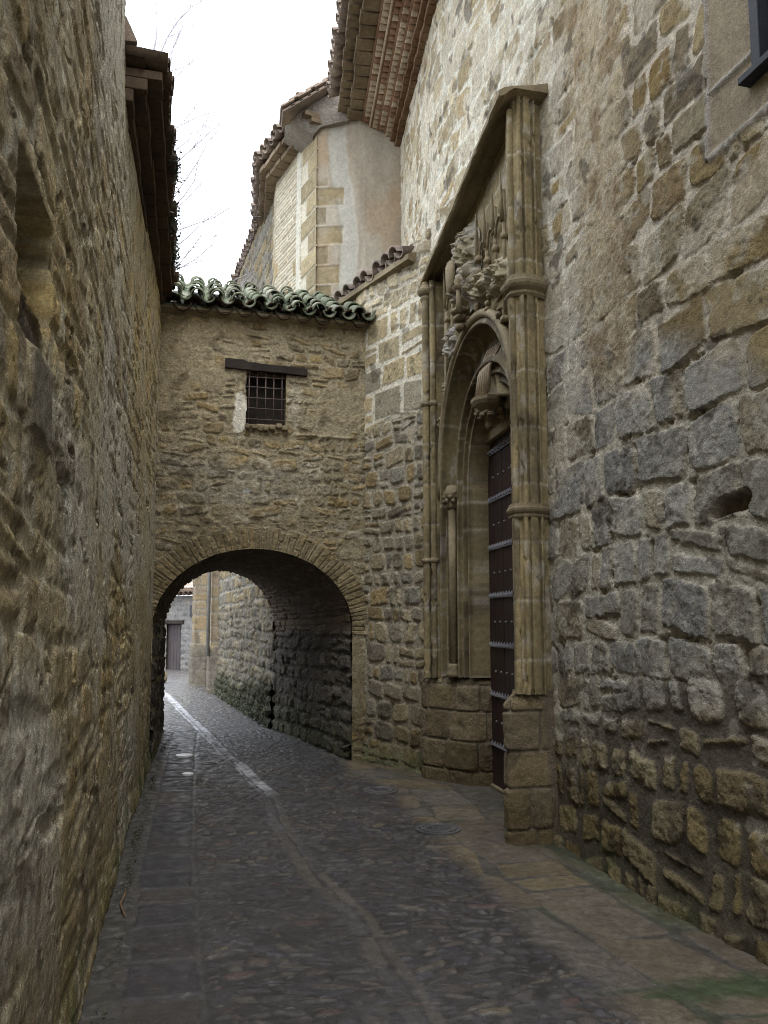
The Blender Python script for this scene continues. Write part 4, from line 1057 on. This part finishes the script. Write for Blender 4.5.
    cc=mixc(mixc(C(.16,.14,.11)+0*g[...,None],palette(RM2,[(.20,.175,.14),(.17,.15,.125),(.24,.215,.18),(.19,.155,.11)]),s2),
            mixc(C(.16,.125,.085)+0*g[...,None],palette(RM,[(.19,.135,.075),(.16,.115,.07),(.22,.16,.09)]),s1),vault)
    cc=mixc(cc,cc*C(.7,.78,.6),(1-vault)*(1-sstep(.1,.9,S)))*(.62+.25*vault)[...,None]; cc=cc*(1+.2*fbm(D,S,30,3,668))[...,None]  # passage colour darkened, side walls most, to deepen the shade under the arch
    yF=BL[1]; co=np.zeros(S.shape+(3,))
    c0=BL+BE*CXA; c1=np.array((-.30,13.25)); w1=.88
    for i,(t,val) in enumerate(prof):
        if t=='r': ex,ez=1,0; zz0=zz1=val; nx,nz=-1,0
        elif t=='l': ex,ez=-1,0; zz0=zz1=val; nx,nz=1,0
        else:
            ex=math.cos(val); nx,nz=-math.cos(val),-math.sin(val); zz0=ZS+ZR*math.sin(val); zz1=1.55+.98*math.sin(val)
        t_=dep
        w=AW*(1-t_)+w1*t_
        # plan centre follows the bend of the lane (right side bulges)
        cx=c0[0]*(1-t_)+c1[0]*t_; cy=c0[1]*(1-t_)+c1[1]*t_
        bul=(.10*np.sin(math.pi*t_) if ex>0 else 0)*max(ex,0)
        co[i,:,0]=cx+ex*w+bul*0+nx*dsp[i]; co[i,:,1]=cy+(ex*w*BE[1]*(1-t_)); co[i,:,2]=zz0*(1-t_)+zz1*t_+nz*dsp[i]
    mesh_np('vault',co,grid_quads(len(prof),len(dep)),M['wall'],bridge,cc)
    # masonry core between vault and roof, back wall (outside of the passage)
    mb=MB()
    def fp(u,t): # plan point at lateral u (-1..1 wide) and depth t
        c=c0*(1-t)+c1*t; w=(AW+.28)*(1-t)+(w1+.28)*t; return (c[0]+u*w,c[1]+.03)
    a,b,c,d_=fp(-1,.09),fp(1,.09),fp(1,1),fp(-1,1)
    mb.prism([a,b,c,d_],2.86,5.5)
    # spandrel fill behind front ring
    n_=24; sv_=[]
    for i in range(n_):
        t0,t1=math.pi*i/n_,math.pi*(i+1)/n_
        for (A0,A1,tt) in ((t0,t1,0),):
            q=[]
            for s_,(cen,w,zr,zs) in enumerate(((c0,AW,ZR,ZS),(c1,w1,.98,1.55))):
                for an in (A0,A1):
                    off=.05
                    q.append((cen[0]+(w+off)*math.cos(an),cen[1]+(.17 if cen is c0 else .03),zs+(zr+off)*math.sin(an)))
                for an in (A1,A0): q.append((cen[0]+(w+.28)*math.cos(an)*1.0,cen[1]+(.17 if cen is c0 else .03),2.9))
            mb.add(q,[(3,2,1,0),(4,5,6,7),(0,1,5,4),(2,3,7,6)])
    mb.build('core',M['carved'],bridge)
    # back face of the passage house
    mb=MB(); 
    # lintel
    f=lambda u,o,z:(BL[0]+BE[0]*u+nrm[0]*o,BL[1]+BE[1]*u+nrm[1]*o,z)
    rz=math.atan2(BE[1],BE[0])
    win=MB(); win.box(f(1.30,-.22,4.47),(.60,.02,.80),rz=rz); w=win.build('window',M['oldwood'],bridge)
    rev_=MB()
    for (u,o,z,sx,sy,sz) in ((1.02,-.10,4.47,.07,.18,.72),(1.60,-.10,4.47,.08,.18,.72),(1.31,-.10,4.08,.56,.22,.10),(1.31,-.1,4.83,.6,.2,.06)):
        rev_.box(f(u,o,z),(sx,sy,sz),rz=rz)
    rev_.build('reveal',M['carved'],w,bevel=.012)
    l=MB(); v=[];nn=14
    rr=random.Random(12)
    for i in range(nn+1):
        u=.80+1.02*i/nn; tz=-.035*i/nn
        hh=.055+rr.uniform(-.006,.004)
        for (o,z) in ((-.06,-hh),(.050,-hh+.006),(.056,hh-.004),(-.06,hh)): v.append(f(u,o+rr.uniform(-.003,.003),4.865+tz+z+(.022 if i<4 else 0)*(z>0)))
    l.add(v,[(i*4+j,(i+1)*4+j,(i+1)*4+(j+1)%4,i*4+(j+1)%4) for i in range(nn) for j in range(4)]+[(3,2,1,0),tuple(nn*4+j for j in range(4))])
    l.build('lintel',M['oldwood'],w,bevel=.004)
    g=MB()
    for i in range(5): u=1.10+.103*i; g.tube([f(u,-.02,4.14),f(u+rr.uniform(-.006,.006),-.018,4.80)],.008,6)
    for i in range(5): z=4.20+.135*i; g.tube([f(1.05,-.012,z+rr.uniform(-.005,.005)),f(1.565,-.012,z)],.0075,6)
    g.build('grille',M['rust'],w,smooth=True)
    s=MB(); 
    for i in range(7): s.box(f(1.09+.075*i,.0+rr.uniform(-.01,.02),4.10+rr.uniform(-.02,.012)),(.07,.14,.06),rz=rz+rr.uniform(-.2,.2),tilt=(rr.uniform(-.2,.2),rr.uniform(-.2,.2)))
    s.build('sill',M['carved'],w,bevel=.014)
    # roof: two courses of barrel tiles at the eave, mossy slope behind
    up=-nrm
    k=MB(); k.extr([(.0,5.45),(.10,5.50),(.10,5.53),(-.3,5.57),(-.3,5.45)],tuple(BR+BE*.02),tuple(BL+BE*.02)); k.build('eave_mortar',M['carved'],bridge)
    A=f(.16,.12,5.52); B=f(2.66,.12,5.50)
    barrel_tiles(A,B,tuple(up),.20,1,pitch=.245,rad=.11,length=.3,seed=31,zoff=-.01).build('under_eave_tiles',M['darkclay'],bridge,smooth=True)
    A=f(.17,.20,5.595); B=f(2.75,.20,5.545)
    barrel_tiles(A,B,tuple(up),.52,7,pitch=.255,rad=.088,seed=33,expo=.33,thick=.020,rough=.8).build('roof_tiles',M['mossytile'],bridge,smooth=True)
    k=MB(); a=f(.0,.05,5.575);b=f(2.62,.05,5.575);c=(b[0]+up[0]*2.1,b[1]+up[1]*2.1,6.62);d_=(a[0]+up[0]*2.1,a[1]+up[1]*2.1,6.62)
    k.add([a,b,c,d_,(a[0],a[1],5.5),(b[0],b[1],5.5),(c[0],c[1]+1.4,5.5),(d_[0],d_[1]+1.4,5.5)],[(0,1,2,3),(0,4,5,1),(3,2,6,7)])
    k.build('roof',M['mossytile'],bridge)
build_bridge()

# ================================================================== STREET HOUSE BEHIND (plastered end, quoins, long rubble wall)
wing=thing('plastered_house','tall house with plastered end wall and sandstone quoins behind the archway','house',(1.5,13,0))
QC=(1.045,11.60); QE=(.50,13.28)
def build_wing():
    # lower rubble wall of the street beyond the arch, rising to the upper storey
    P=[(.58,13.22),(-.28,18.55),(-.52,20.2)]
    L=poly_pts(P,np.array([0.]))[3]; us=spaced(0,L,lambda u:.024+.002*u); vs=spaced(-.05,9.45,lambda v:.022)
    U,V=mg(us,vs,indexing='ij')
    d,RR,_=masonry(U,V,701,h=(.15,.25),w=(.18,.36),warp=.05,wf=1,split=.25,jit=.035,corner=.5,edge=.02,skew=.2)
    d2,R2,_=masonry(U,V,703,h=(.28,.34),w=(.3,.5),warp=.02,wf=1,split=.1,jit=.03,corner=.2,edge=.01,skew=.1)
    n=fbm(U,V,1,3,700); up=sstep(-.1,.1,V-2.0+.3*n); g=fbm(U,V,10,4,705)
    s1=sstep(0,.03,d); s2=sstep(.008,.028,d2)
    disp=(1-up)*(s1*(.01+.04*RR[...,0])+.018*g)+up*(s2*(.02+.012*R2[...,0])+.01*g)
    cA=mixc(C(.30,.275,.235)+0*g[...,None],palette(RR,[(.28,.245,.185),(.24,.215,.18),(.30,.25,.165),(.22,.205,.185),(.33,.29,.22)]),s1)
    cB=mixc(C(.46,.44,.40)+0*cA,palette(R2,[(.33,.265,.155),(.36,.30,.19),(.27,.25,.22),(.30,.275,.235),(.34,.27,.15)]),s2)
    col=mixc(cA,cB,up); col=mixc(col,C(.09,.075,.055)+0*col,.65*sstep(.3,.45,fbm(U,V,4,4,706)))
    mo=(1-sstep(.35,.75,V+.35*n)); col=mixc(col,C(.040,.048,.020)*(1+.4*g)[...,None],mo*.85); disp+=mo*.05*(1+g)
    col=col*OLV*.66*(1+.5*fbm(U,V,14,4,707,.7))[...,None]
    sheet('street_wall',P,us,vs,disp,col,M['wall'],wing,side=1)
    # wall above and beside the passage (quoin face)
    P=[(1.053,11.575),QE,(.42,15.2)]; L=poly_pts(P,np.array([0.]))[3]; us=spaced(0,L,lambda u:.014); vs=spaced(5.4,9.35,lambda v:.014)
    U,V=mg(us,vs,indexing='ij')
    d,RR,_=masonry(U,V,711,h=(.055,.085),w=(.25,.6),warp=.012,wf=1,split=.0,jit=.02,corner=.3,edge=.006,skew=.04)
    dq,RQ,_=masonry(U,V,713,h=(.27,.36),w=(.2,.4),warp=.01,split=.1,jit=.03,corner=.2,edge=.006,skew=.06)
    g=fbm(U,V,12,4,715); n=fbm(U,V,1.2,3,716)
    sb=sstep(0,.012,d); sq=sstep(.008,.022,dq)
    cb=mixc(C(.60,.56,.49)+0*g[...,None],palette(RR,[(.46,.40,.31),(.50,.44,.35),(.40,.33,.24),(.42,.37,.30)]),sb)
    blk=(RQ[...,1]<.30)*(V<8.1); cb=mixc(cb,palette(RQ,[(.37,.29,.17),(.40,.33,.22),(.34,.27,.16)]),blk*sq)
    disp=sb*.012+.004*g; disp=np.where(blk>0,.015*sq,disp)
    # white strip then quoins at the corner
    ws=sstep(.62,.66,U)*(1-sstep(.80,.84,U)); cb=mixc(cb,C(.60,.58,.54)*(1+.08*g)[...,None],ws*.9); disp=disp*(1-ws)+.02*ws
    k=np.floor((V-5.2)/.31); ph=(V-5.2)/.31-k; ql=np.where(k%2==0,.62,.36)+.04*np.sin(k*5.1)
    q=(U<ql)*sstep(.03,.07,ph)*(1-sstep(.94,.97,ph)); inq=(U<.62)
    cq=mixc(C(.58,.54,.47)+0*cb,C(.33,.275,.18)*(1+.16*np.sin(k*2.3)+.3*g)[...,None],q)
    cb=mixc(cb,cq,inq*1.); disp=np.where(inq,.018*q+.004*g,disp)
    cb=cb*C(.84,.83,.74)*(1+.26*fbm(U,V,30,4,717,.7))[...,None]
    sheet('quoin_wall',P,us,vs,disp,cb,M['wallfine'],wing,side=1)
    # plastered end wall facing the viewer, from the church to the corner
    P=[(2.34,11.30),(1.75,11.36),(1.35,11.50),(1.018,11.609)]; L=poly_pts(P,np.array([0.]))[3]; us=spaced(0,L,lambda u:.014); vs=spaced(5.4,9.75,lambda v:.014)
    U,V=mg(us,vs,indexing='ij'); W=L-U      # W: distance from the quoin corner
    g=fbm(U,V,10,5,720); n=fbm(U,V,1.6,4,721)
    col=mixc(C(.44,.375,.31)+0*g[...,None],C(.52,.47,.41)+0*g[...,None],sstep(-.4,.4,fbm(U*2.2,V*.5,1.6,4,722)))
    col=mixc(col,C(.44,.31,.19)+0*col,.55*sstep(.0,.35,fbm(U,V*.7,1.3,4,723)))
    col=mixc(col,C(.30,.25,.21)+0*col,.45*sstep(.05,.4,fbm(U*3,V*.4,1.5,4,724)))
    # grey cement seam snaking down, quoin stones left of it
    seam=.44+.10*np.sin((V-6.)*1.4)+.05*fbm(U,V,2,3,725)
    sm=1-sstep(.10,.17,np.abs(W-seam)); col=mixc(col,C(.56,.545,.51)*(1+.10*g)[...,None],sm*.85)
    k=np.floor((V-5.2)/.31); ph=(V-5.2)/.31-k; ql=np.where(k%2==1,.40,.22)+.05*np.sin(k*3.7)
    q=(1-sstep(ql-.012,ql+.012,W+.02*fbm(U,V,8,3,8)))*sstep(.03,.08,ph)*(1-sstep(.92,.97,ph))*(1-sstep(8.3,8.5,V+.1*n))
    base=C(.32,.26,.165)
    col=mixc(col,base*(1+.16*np.sin(k*2.9)+.3*g)[...,None],q*(.55+.45*sstep(-.3,.2,fbm(U,V,5,4,729))))
    disp=.006*g+.012*n+.012*q+.018*sm
    col=col*C(.76,.755,.69)*(1+.2*fbm(U,V,30,4,728,.7))[...,None]
    sheet('plaster_wall',P,us,vs,disp,col,M['plaster'],wing,side=-1)
    # gable top of plaster wall: verge rising to the church eave
    mb=MB(); mb.prism([(2.5,11.42),(1.75,11.46),(1.35,11.60),(1.10,11.72),(.62,13.3),(.74,13.4),(-.08,18.6),(-.34,20.1),(6,20.1),(6,11.42)],-.05,9.3)
    mb.build('core',M['carved'],wing)
    # cornices: quoin face, turned face, street face
    Z=9.30
    def eave(A,B,sd,z=Z):      # A->B: outer line of the tiles
        mb=MB(); brick_course(mb,A,B,-.6,-.19,z-.03,z+.05,wid=.24,seed=sd,gap=.02); brick_course(mb,A,B,-.6,-.08,z+.053,z+.13,wid=.24,seed=sd+1,gap=.02,jit=.015)
        mb.build('cornice',M['bigbrick'],wing,bevel=.006)
        a=np.array(A);b=np.array(B);e=(b-a)/np.linalg.norm(b-a);nn=np.array([-e[1],e[0]])
        barrel_tiles((a[0],a[1],z+.20),(b[0],b[1],z+.20),tuple(-nn),.42,5,pitch=.22,rad=.095,seed=sd).build('roof_tiles',M['tile'],wing,smooth=True)
    eave((.76,11.36),(.13,13.12),41); eave((.12,13.15),(.14,15.0),43); eave((.20,15.1),(-.33,18.4),45)
    mb=MB(); z=Z+.17
    z+=.04; mb.add([(.98,11.5,z),(.34,13.2,z),(.34,15.1,z),(-.50,20.2,z),(4.5,20.2,z+2),(4.5,11.5,z+2)],[(0,1,2,3,4,5)])
    mb.add([(.98,11.5,z-.03),(.34,13.2,z-.03),(.34,15.1,z-.03),(-.50,20.2,z-.03),(4.5,20.2,z+1.9),(4.5,11.5,z+1.9)],[(5,4,3,2,1,0)])
    mb.build('roof',M['tile'],wing)
    # verge tiles climbing over the end wall
    mb=MB(); ps=[(.66,9.30),(.98,9.13),(1.10,9.24),(1.50,9.30),(1.50,9.86),(1.20,9.83),(.56,9.36)]; m=len(ps)
    for i in range(6):
        t=(i+.5)/6; x=.50+.74*t; zz=9.31+.56*t
        mb.box((x,11.42,zz+.045*(i%2)*.5),(.24,.46,.03),tilt=(0,-.62))
        mb.box((x+.02,11.44,zz-.045),(.22,.40,.035),tilt=(0,-.62))
    mb.build('verge_tiles',M['tile'],wing,bevel=.006)
    mb=MB(); mb.add([(x,11.56 if x<1.05 else (11.50 if x<1.4 else 11.36),z_) for x,z_ in ps]+[(x,12.2,z_) for x,z_ in ps],[tuple(range(m)),tuple(range(2*m-1,m-1,-1))]+[(i,m+i,m+(i+1)%m,(i+1)%m) for i in range(m)])
    mb.build('gable_mortar',mat_stone('grey_mortar',(.24,.215,.18),col2=(.36,.33,.28)),wing)
    # buttress piers closing the view beyond
    def pier(P,z1,seed):
        L=poly_pts(P,np.array([0.]))[3]; us=spaced(0,L,lambda u:.03); vs=spaced(-.05,z1,lambda v:.03)
        U,V=mg(us,vs,indexing='ij'); d,RR,_=masonry(U,V,seed,h=(.32,.42),w=(.5,.8),warp=.01,split=.1,jit=.012,corner=.1,edge=.01,skew=.03)
        st=sstep(0,.03,d); g=fbm(U,V,9,4,seed%40); base=(V<1.15)
        col=mixc(C(.26,.23,.18)+0*g[...,None],palette(RR,[(.27,.205,.115),(.24,.19,.115),(.29,.235,.145),(.23,.18,.12)]),st)
        col=mixc(col,C(.15,.135,.11)*(1+.4*g)[...,None],.8*(1-sstep(1.0,1.2,V+.15*g)))
        col=mixc(col,C(.10,.08,.055)+0*col,.5*sstep(.25,.45,fbm(U,V,3,4,seed%40+2)))
        sheet('buttress',P,us,vs,st*.012+.012*g+.05*base,col,M['wall'],wing,side=1)
    pier([(.3,19.9),(-.42,19.9),(-.66,20.05),(-.72,20.6),(-.60,21.2)],7,731)
    pier([(-.4,22.6),(-.88,22.55),(-1.20,22.75),(-1.30,23.2),(-1.1,24.0),(.4,24.0)],7,733)
    mb=MB(); mb.prism([(.5,20.05),(-.38,20.05),(-.6,20.3),(-.5,22.7),(-.85,22.7),(-1.1,23.0),(-1.0,23.9),(3,23.9),(3,20.05)],-.05,7.2); mb.build('core',M['carved'],wing)
    mb=MB(); mb.tube([(-.74,20.0,.9),(-.74,20.02,5),(-.74,20.0,7)],.045,10); mb.tube([(-.42,19.84,.8),(-.42,19.84,7)],.04,10)
    mb.build('drainpipe',mat_stone('pale_pipe',(.26,.26,.25),rough=.5,bump=None),wing,smooth=True)
build_wing()

# ================================================================== FAR HOUSES
far=thing('far_cottage','low stone cottage with brown door at the far end of the lane','house',(-2,30,0))
def build_far():
    P=[(2.0,26.9),(-4.6,32.9)]
    L=poly_pts(P,np.array([0.]))[3]; us=spaced(0,L,lambda u:.045); vs=spaced(-.1,2.72,lambda v:.04)
    U,V=mg(us,vs,indexing='ij'); d,RR,_=masonry(U,V,801,h=(.16,.28),w=(.2,.4),warp=.05,split=.2,jit=.03,corner=.5,edge=.02,skew=.2)
    st=sstep(0,.04,d); col=mixc(C(.34,.33,.31)+0*st[...,None],palette(RR,[(.27,.255,.235),(.31,.29,.26),(.25,.245,.24),(.34,.31,.26),(.22,.205,.18)]),st)
    sm=sstep(.1,.3,fbm(U,V,1.5,3,802)); col=mixc(col,C(.36,.35,.34)+0*col,sm*.6)*.58*(1+.35*fbm(U,V,9,4,804,.7))[...,None]
    x,y,_,_,_=poly_pts(P,us); dk=((x[:-1,None]>-2.66)&(x[:-1,None]<-2.08)&(V[:-1,:-1]<1.68)&(V[:-1,:-1]>-.2))
    sheet('wall',P,us,vs,st*.02+.015*fbm(U,V,6,3,803),col,M['wall'],far,side=1 if False else -1,keep=~dk) if False else sheet('wall',P,us,vs,st*.02+.015*fbm(U,V,6,3,803),col,M['wall'],far,side=1,keep=~dk)
    mb=MB(); rz=math.atan2(6.0,-6.6)
    e=np.array((-6.6,6.0));e/=np.linalg.norm(e); n=np.array((-e[1],e[0]))
    for i in range(5):
        c=np.array((-2.09,30.62))+e*(.085+.165*i)-n*.12; mb.box((c[0],c[1],.83),(.155,.04,1.68),rz=rz)
    d_=mb.build('door',mat_stone('brown_door',(.050,.042,.044),col2=(.075,.062,.06),rough=.6,bump=None),far,bevel=.006)
    mb=MB(); c=np.array((-2.09,30.62))+e*.42; mb.box((c[0],c[1],1.76),(1.1,.16,.13),rz=rz); mb.build('lintel',M['oldwood'],far,bevel=.01)
    mb=MB(); mb.prism([(2.2,27.1),(-4.4,33.1),(-1,37),(6,31)],-.05,2.68); mb.build('core',M['carved'],far)
    p=np.array((1.9,26.9))+n*.16; q=np.array((-4.6,32.8))+n*.16
    barrel_tiles((p[0],p[1],2.70),(q[0],q[1],2.80),tuple(-n),.22,3,pitch=.24,seed=51).build('roof_tiles',M['darkclay'],far,smooth=True)
    mb=MB(); mb.add([(p[0],p[1],2.72),(q[0],q[1],2.82),(q[0]+2.5,q[1]+2.5,3.5),(p[0]+2.5,p[1]+2.5,3.5)],[(0,1,2,3)])
    mb.build('roof',M['tile'],far)
    # dark opening under the eave with a beam
    mb=MB(); c=np.array((-1.55,30.13))+n*.02; mb.box((c[0],c[1],2.16),(.55,.10,.42),rz=rz); mb.build('window',M['glass'],far)
build_far()
fh=thing('pale_house','pale rendered house with low grey roof rising behind the cottage','house',(-4,44,0))
mb=MB(); mb.prism([(-9,43),(2,41),(3,50),(-8,52)],0,4.1); mb.build('wall',mat_stone('pale_render',(.55,.55,.56),bump=None,mott=(.95,1.05)),fh)
mb=MB(); mb.add([(-9.4,42.4,4.0),(2.4,40.4,4.0),(3,46,5.2),(-8.6,48,5.2)],[(0,1,2,3)]); mb.add([(-9.4,42.4,4.1),(2.4,40.4,4.1),(3,46,5.35),(-8.6,48,5.35)],[(3,2,1,0)])
mb.build('roof',mat_stone('grey_roofing',(.36,.38,.42),bump=None,mott=(.9,1.1)),fh)
mb=MB(); mb.tube([(-2.9,41.2,4.2),(-2.9,41.2,5.4)],.05,6); mb.build('flue',M['iron'],fh)

# ================================================================== STREET THINGS
def manhole(x,y,r,label):
    t=thing('manhole_cover',label,'manhole cover',(x,y,0))
    mb=MB(); mb.lathe((x,y,0),[(r,-.02),(r,.017),(r-.012,.020),(r-.03,.020),(r-.034,.012),(0.002,.012)],40)
    for i in range(-6,7):
        for j in range(-6,7):
            if math.hypot(i,j)*r/7<r-.06: mb.box((x+i*r/7,y+j*r/7,.0135),(.022,.009,.006),rz=.78 if (i+j)%2 else -.78)
    o=mb.build('lid',M['iron'],t)
    mb=MB(); mb.lathe((x,y,0),[(r+.035,-.03),(r+.035,.010),(r+.004,.012),(r+.003,-.01)],40); mb.build('rim',M['iron'],t,smooth=False)
    return t
manhole(1.62,6.52,.15,'nearer round iron manhole cover in the paving before the portal')
manhole(1.42,8.10,.14,'farther round iron manhole cover beside the foot of the side wall')
def disc(x,y,r,label):
    mb=MB(); mb.lathe((0,0,0),[(r,-.01),(r,.013),(r-.01,.016),(.002,.017)],28,1,1)
    o=mb.build('valve_cover',mat_stone('bright_worn_metal',(.50,.50,.51),rough=.35,bump=None,spec=.7),None,smooth=False); o.location=(x,y,0); tag(o,label,'valve cover')
disc(-.655,10.65,.115,'larger pale round valve cover set in paving under the arch')
disc(-.53,9.35,.065,'small pale round valve cover in paving just before the arch')
# loose twig and stone
mb=MB(); mb.tube([(-.672,5.42,.012),(-.655,5.28,.018),(-.66,5.12,.012),(-.625,4.98,.016),(-.60,4.90,.01)],[.004,.007,.006,.005,.003],6); tag(mb.build('fallen_twig',M['brick'],None,smooth=True),'thin curved brown twig lying by the foot of the left wall','twig')
mb=MB(); mb.lathe((0,0,0),[(.16,-.05),(.20,.10),(.18,.26),(.10,.36),(.01,.39)],10,1,.8); o=mb.build('corner_stone',M['carved'],None,smooth=True,jitter=.012); o.location=(-2.22,24.2,0); tag(o,'rounded guard stone at the left corner beyond the arch','guard stone')

# ------------------------------------------------------------------ plants
def leaves(pts,size,mat,name,seed=1,droop=.3):
    rr=random.Random(seed); v=[];f=[]
    for (x,y,z,nx,ny) in pts:
        s=size*rr.uniform(.5,1.3); a=rr.uniform(0,6.28); b=rr.uniform(-.9,.9)
        d=np.array([math.cos(a)*math.cos(b),math.sin(a)*math.cos(b),math.sin(b)]); d2=np.cross(d,[rr.uniform(-1,1),rr.uniform(-1,1),rr.uniform(-1,1)]); d2/=np.linalg.norm(d2)+1e-6
        p=np.array([x,y,z]); k=len(v)
        v+= [tuple(p-d*s),tuple(p+d2*s*.45),tuple(p+d*s),tuple(p-d2*s*.45)]; f.append((k,k+1,k+2,k+3))
    me=bpy.data.meshes.new(name); me.from_pydata(v,[],f); me.update(); return newobj(name,me,mat,None)
rr=random.Random(77); pts=[]
for k in range(2200):
    t=rr.random()**.9; y=13.25+5.6*t; x=.58-.84*t
    hgt=.34*rr.random()**2.2*(1.1-.35*t)*(.6+.8*abs(math.sin(y*3.1)))
    pts.append((x-.02-.16*rr.random()*(1-hgt),y,.01+hgt,0,0))
o=leaves(pts,.020,M['leaf'],'wall_weeds',1); o['kind']='stuff'; tag(o,'dark green weeds along the wall foot beyond the arch','weeds')
pts=[]
for k in range(1500):
    y=3.0+8.5*rr.random(); x=np.interp(y,[0,3.78,4.93,6.1,7.35,9.8,12.2],[-.40,-.62,-.70,-.79,-.865,-.985,-1.08])
    if math.sin(y*2.3)+math.sin(y*5.7+1)<.2: continue
    pts.append((x+.045+.06*rr.random(),y,.008+.05*rr.random()**2,0,0))
o=leaves(pts,.010,M['leaf'],'gutter_weeds',2); o['kind']='stuff'; tag(o,'small green weeds and moss at the foot of the left wall','weeds')
for i,(px,py,pz,sz,n,lab) in enumerate(((-.60,7.05,5.76,.10,170,'dark ivy clump hanging highest on the left eave'),(-.68,7.95,5.74,.11,190,'dark ivy clump in the middle of the left eave'),(-.73,8.85,5.75,.09,130,'small dark ivy clump low on the left eave near the archway'))):
    q=[(px-.04+rr.gauss(0,sz*.22),py+rr.gauss(0,sz*1.5),pz+rr.gauss(0,sz*.7),0,0) for _ in range(n)]
    tag(leaves(q,.022,M['ivy'],'ivy',5+i),lab,'ivy','ivy clumps on the left eave')

# bare tree behind the left house
def build_tree():
    t=thing('bare_tree','leafless pale winter tree rising behind the left house eave','tree',(-2.05,16,0))
    rr=random.Random(21); tr=MB(); br=MB()
    tr.tube([(0,0,0),(.05,0,3),(-.02,.1,6),(.1,.05,13.6)],[.22,.18,.14,.06],10)
    def grow(p,d,r,l,depth):
        pts=[np.array(p)];rad=[r]; d=np.array(d,float); d/=np.linalg.norm(d)
        n=5
        for k in range(n):
            d=d+np.array([rr.gauss(0,.16),rr.gauss(0,.16),rr.gauss(.03,.12)]); d/=np.linalg.norm(d)
            pts.append(pts[-1]+d*l/n); rad.append(r*(1-.6*(k+1)/n))
        br.tube(pts,rad,5 if depth<2 else 4,cap=False)
        if depth<4:
            for k in range(2+ (depth<3) + (depth<2)):
                i=rr.randint(1,n); q=d+np.array([rr.gauss(0,.6),rr.gauss(0,.6),rr.gauss(.1,.4)])
                grow(pts[i],q,rad[i]*.58+.0007,l*rr.uniform(.5,.72),depth+1)
    for k in range(20):
        z=7.6+.30*k+rr.uniform(-.1,.1); a=rr.uniform(-.9,.9)
        grow((.06,.05,min(z,13.4)),(math.cos(a),math.sin(a)*.7,.15+.09*k),.020,1.9,0)
    for o in (tr.build('trunk',M['bark'],t,smooth=True),br.build('branches',M['bark'],t,smooth=True)): o.matrix_parent_inverse=mathutils.Matrix()
build_tree()

# ================================================================== LIGHT AND CAMERA
w=bpy.data.worlds.new('World'); sc.world=w; w.use_nodes=True; nt=w.node_tree
bg=nt.nodes['Background']; sky=nt.nodes.new('ShaderNodeTexSky'); sky.sky_type='NISHITA'; sky.sun_disc=False
SE,SR=R(60),R(158)
sky.sun_elevation=SE; sky.sun_rotation=SR; sky.air_density=1.2; sky.dust_density=6; sky.ozone_density=1.
# overcast: an even cloud layer, brighter towards the zenith (CIE overcast luminance), washes out most of the blue
tcw=nt.nodes.new('ShaderNodeTexCoord'); sx=nt.nodes.new('ShaderNodeSeparateXYZ'); nt.links.new(tcw.outputs['Generated'],sx.inputs[0])
mrz=nt.nodes.new('ShaderNodeMapRange'); mrz.inputs['From Min'].default_value=0; mrz.inputs['From Max'].default_value=1; mrz.inputs['To Min'].default_value=.60; mrz.inputs['To Max'].default_value=1.12
nt.links.new(sx.outputs['Z'],mrz.inputs['Value'])
cl=nt.nodes.new('ShaderNodeVectorMath'); cl.operation='SCALE'; cl.inputs[0].default_value=(8.3,8.75,9.5); nt.links.new(mrz.outputs['Result'],cl.inputs['Scale'])
mx=nt.nodes.new('ShaderNodeMixRGB'); mx.blend_type='MIX'; mx.inputs['Fac'].default_value=.9
nt.links.new(sky.outputs['Color'],mx.inputs['Color1']); nt.links.new(cl.outputs['Vector'],mx.inputs['Color2']); nt.links.new(mx.outputs['Color'],bg.inputs['Color']); bg.inputs['Strength'].default_value=.15
sl=bpy.data.lights.new('sun','SUN'); sl.energy=1.1; sl.angle=R(60); sl.color=(1,.96,.9); so=bpy.data.objects.new('sun',sl); COL.objects.link(so)
# sky's sun_rotation is measured clockwise from +Y seen from above
dx,dy,dz=math.sin(SR)*math.cos(SE),math.cos(SR)*math.cos(SE),math.sin(SE)
so.rotation_euler=mathutils.Vector((dx,dy,dz)).to_track_quat('Z','Y').to_euler()

cam=bpy.data.cameras.new('cam'); co=bpy.data.objects.new('camera',cam); COL.objects.link(co)
cam.sensor_fit='VERTICAL'; cam.sensor_height=36; cam.lens=800/1024*36
cam.shift_y=(113-800*math.tan(R(6)))/1024
co.location=(0,0,EYE); co.rotation_euler=(R(96),0,-math.atan(144/800)); cam.clip_start=.05; cam.clip_end=1500
sc.camera=co
sc.view_settings.view_transform='Standard'; sc.view_settings.look='None'; sc.view_settings.gamma=1; sc.view_settings.exposure=1.6
sc.cycles.use_denoising=True; sc.cycles.denoiser='OPENIMAGEDENOISE'; sc.cycles.denoising_prefilter='NONE'; sc.cycles.denoising_input_passes='RGB_ALBEDO_NORMAL'; sc.cycles.filter_width=1.0
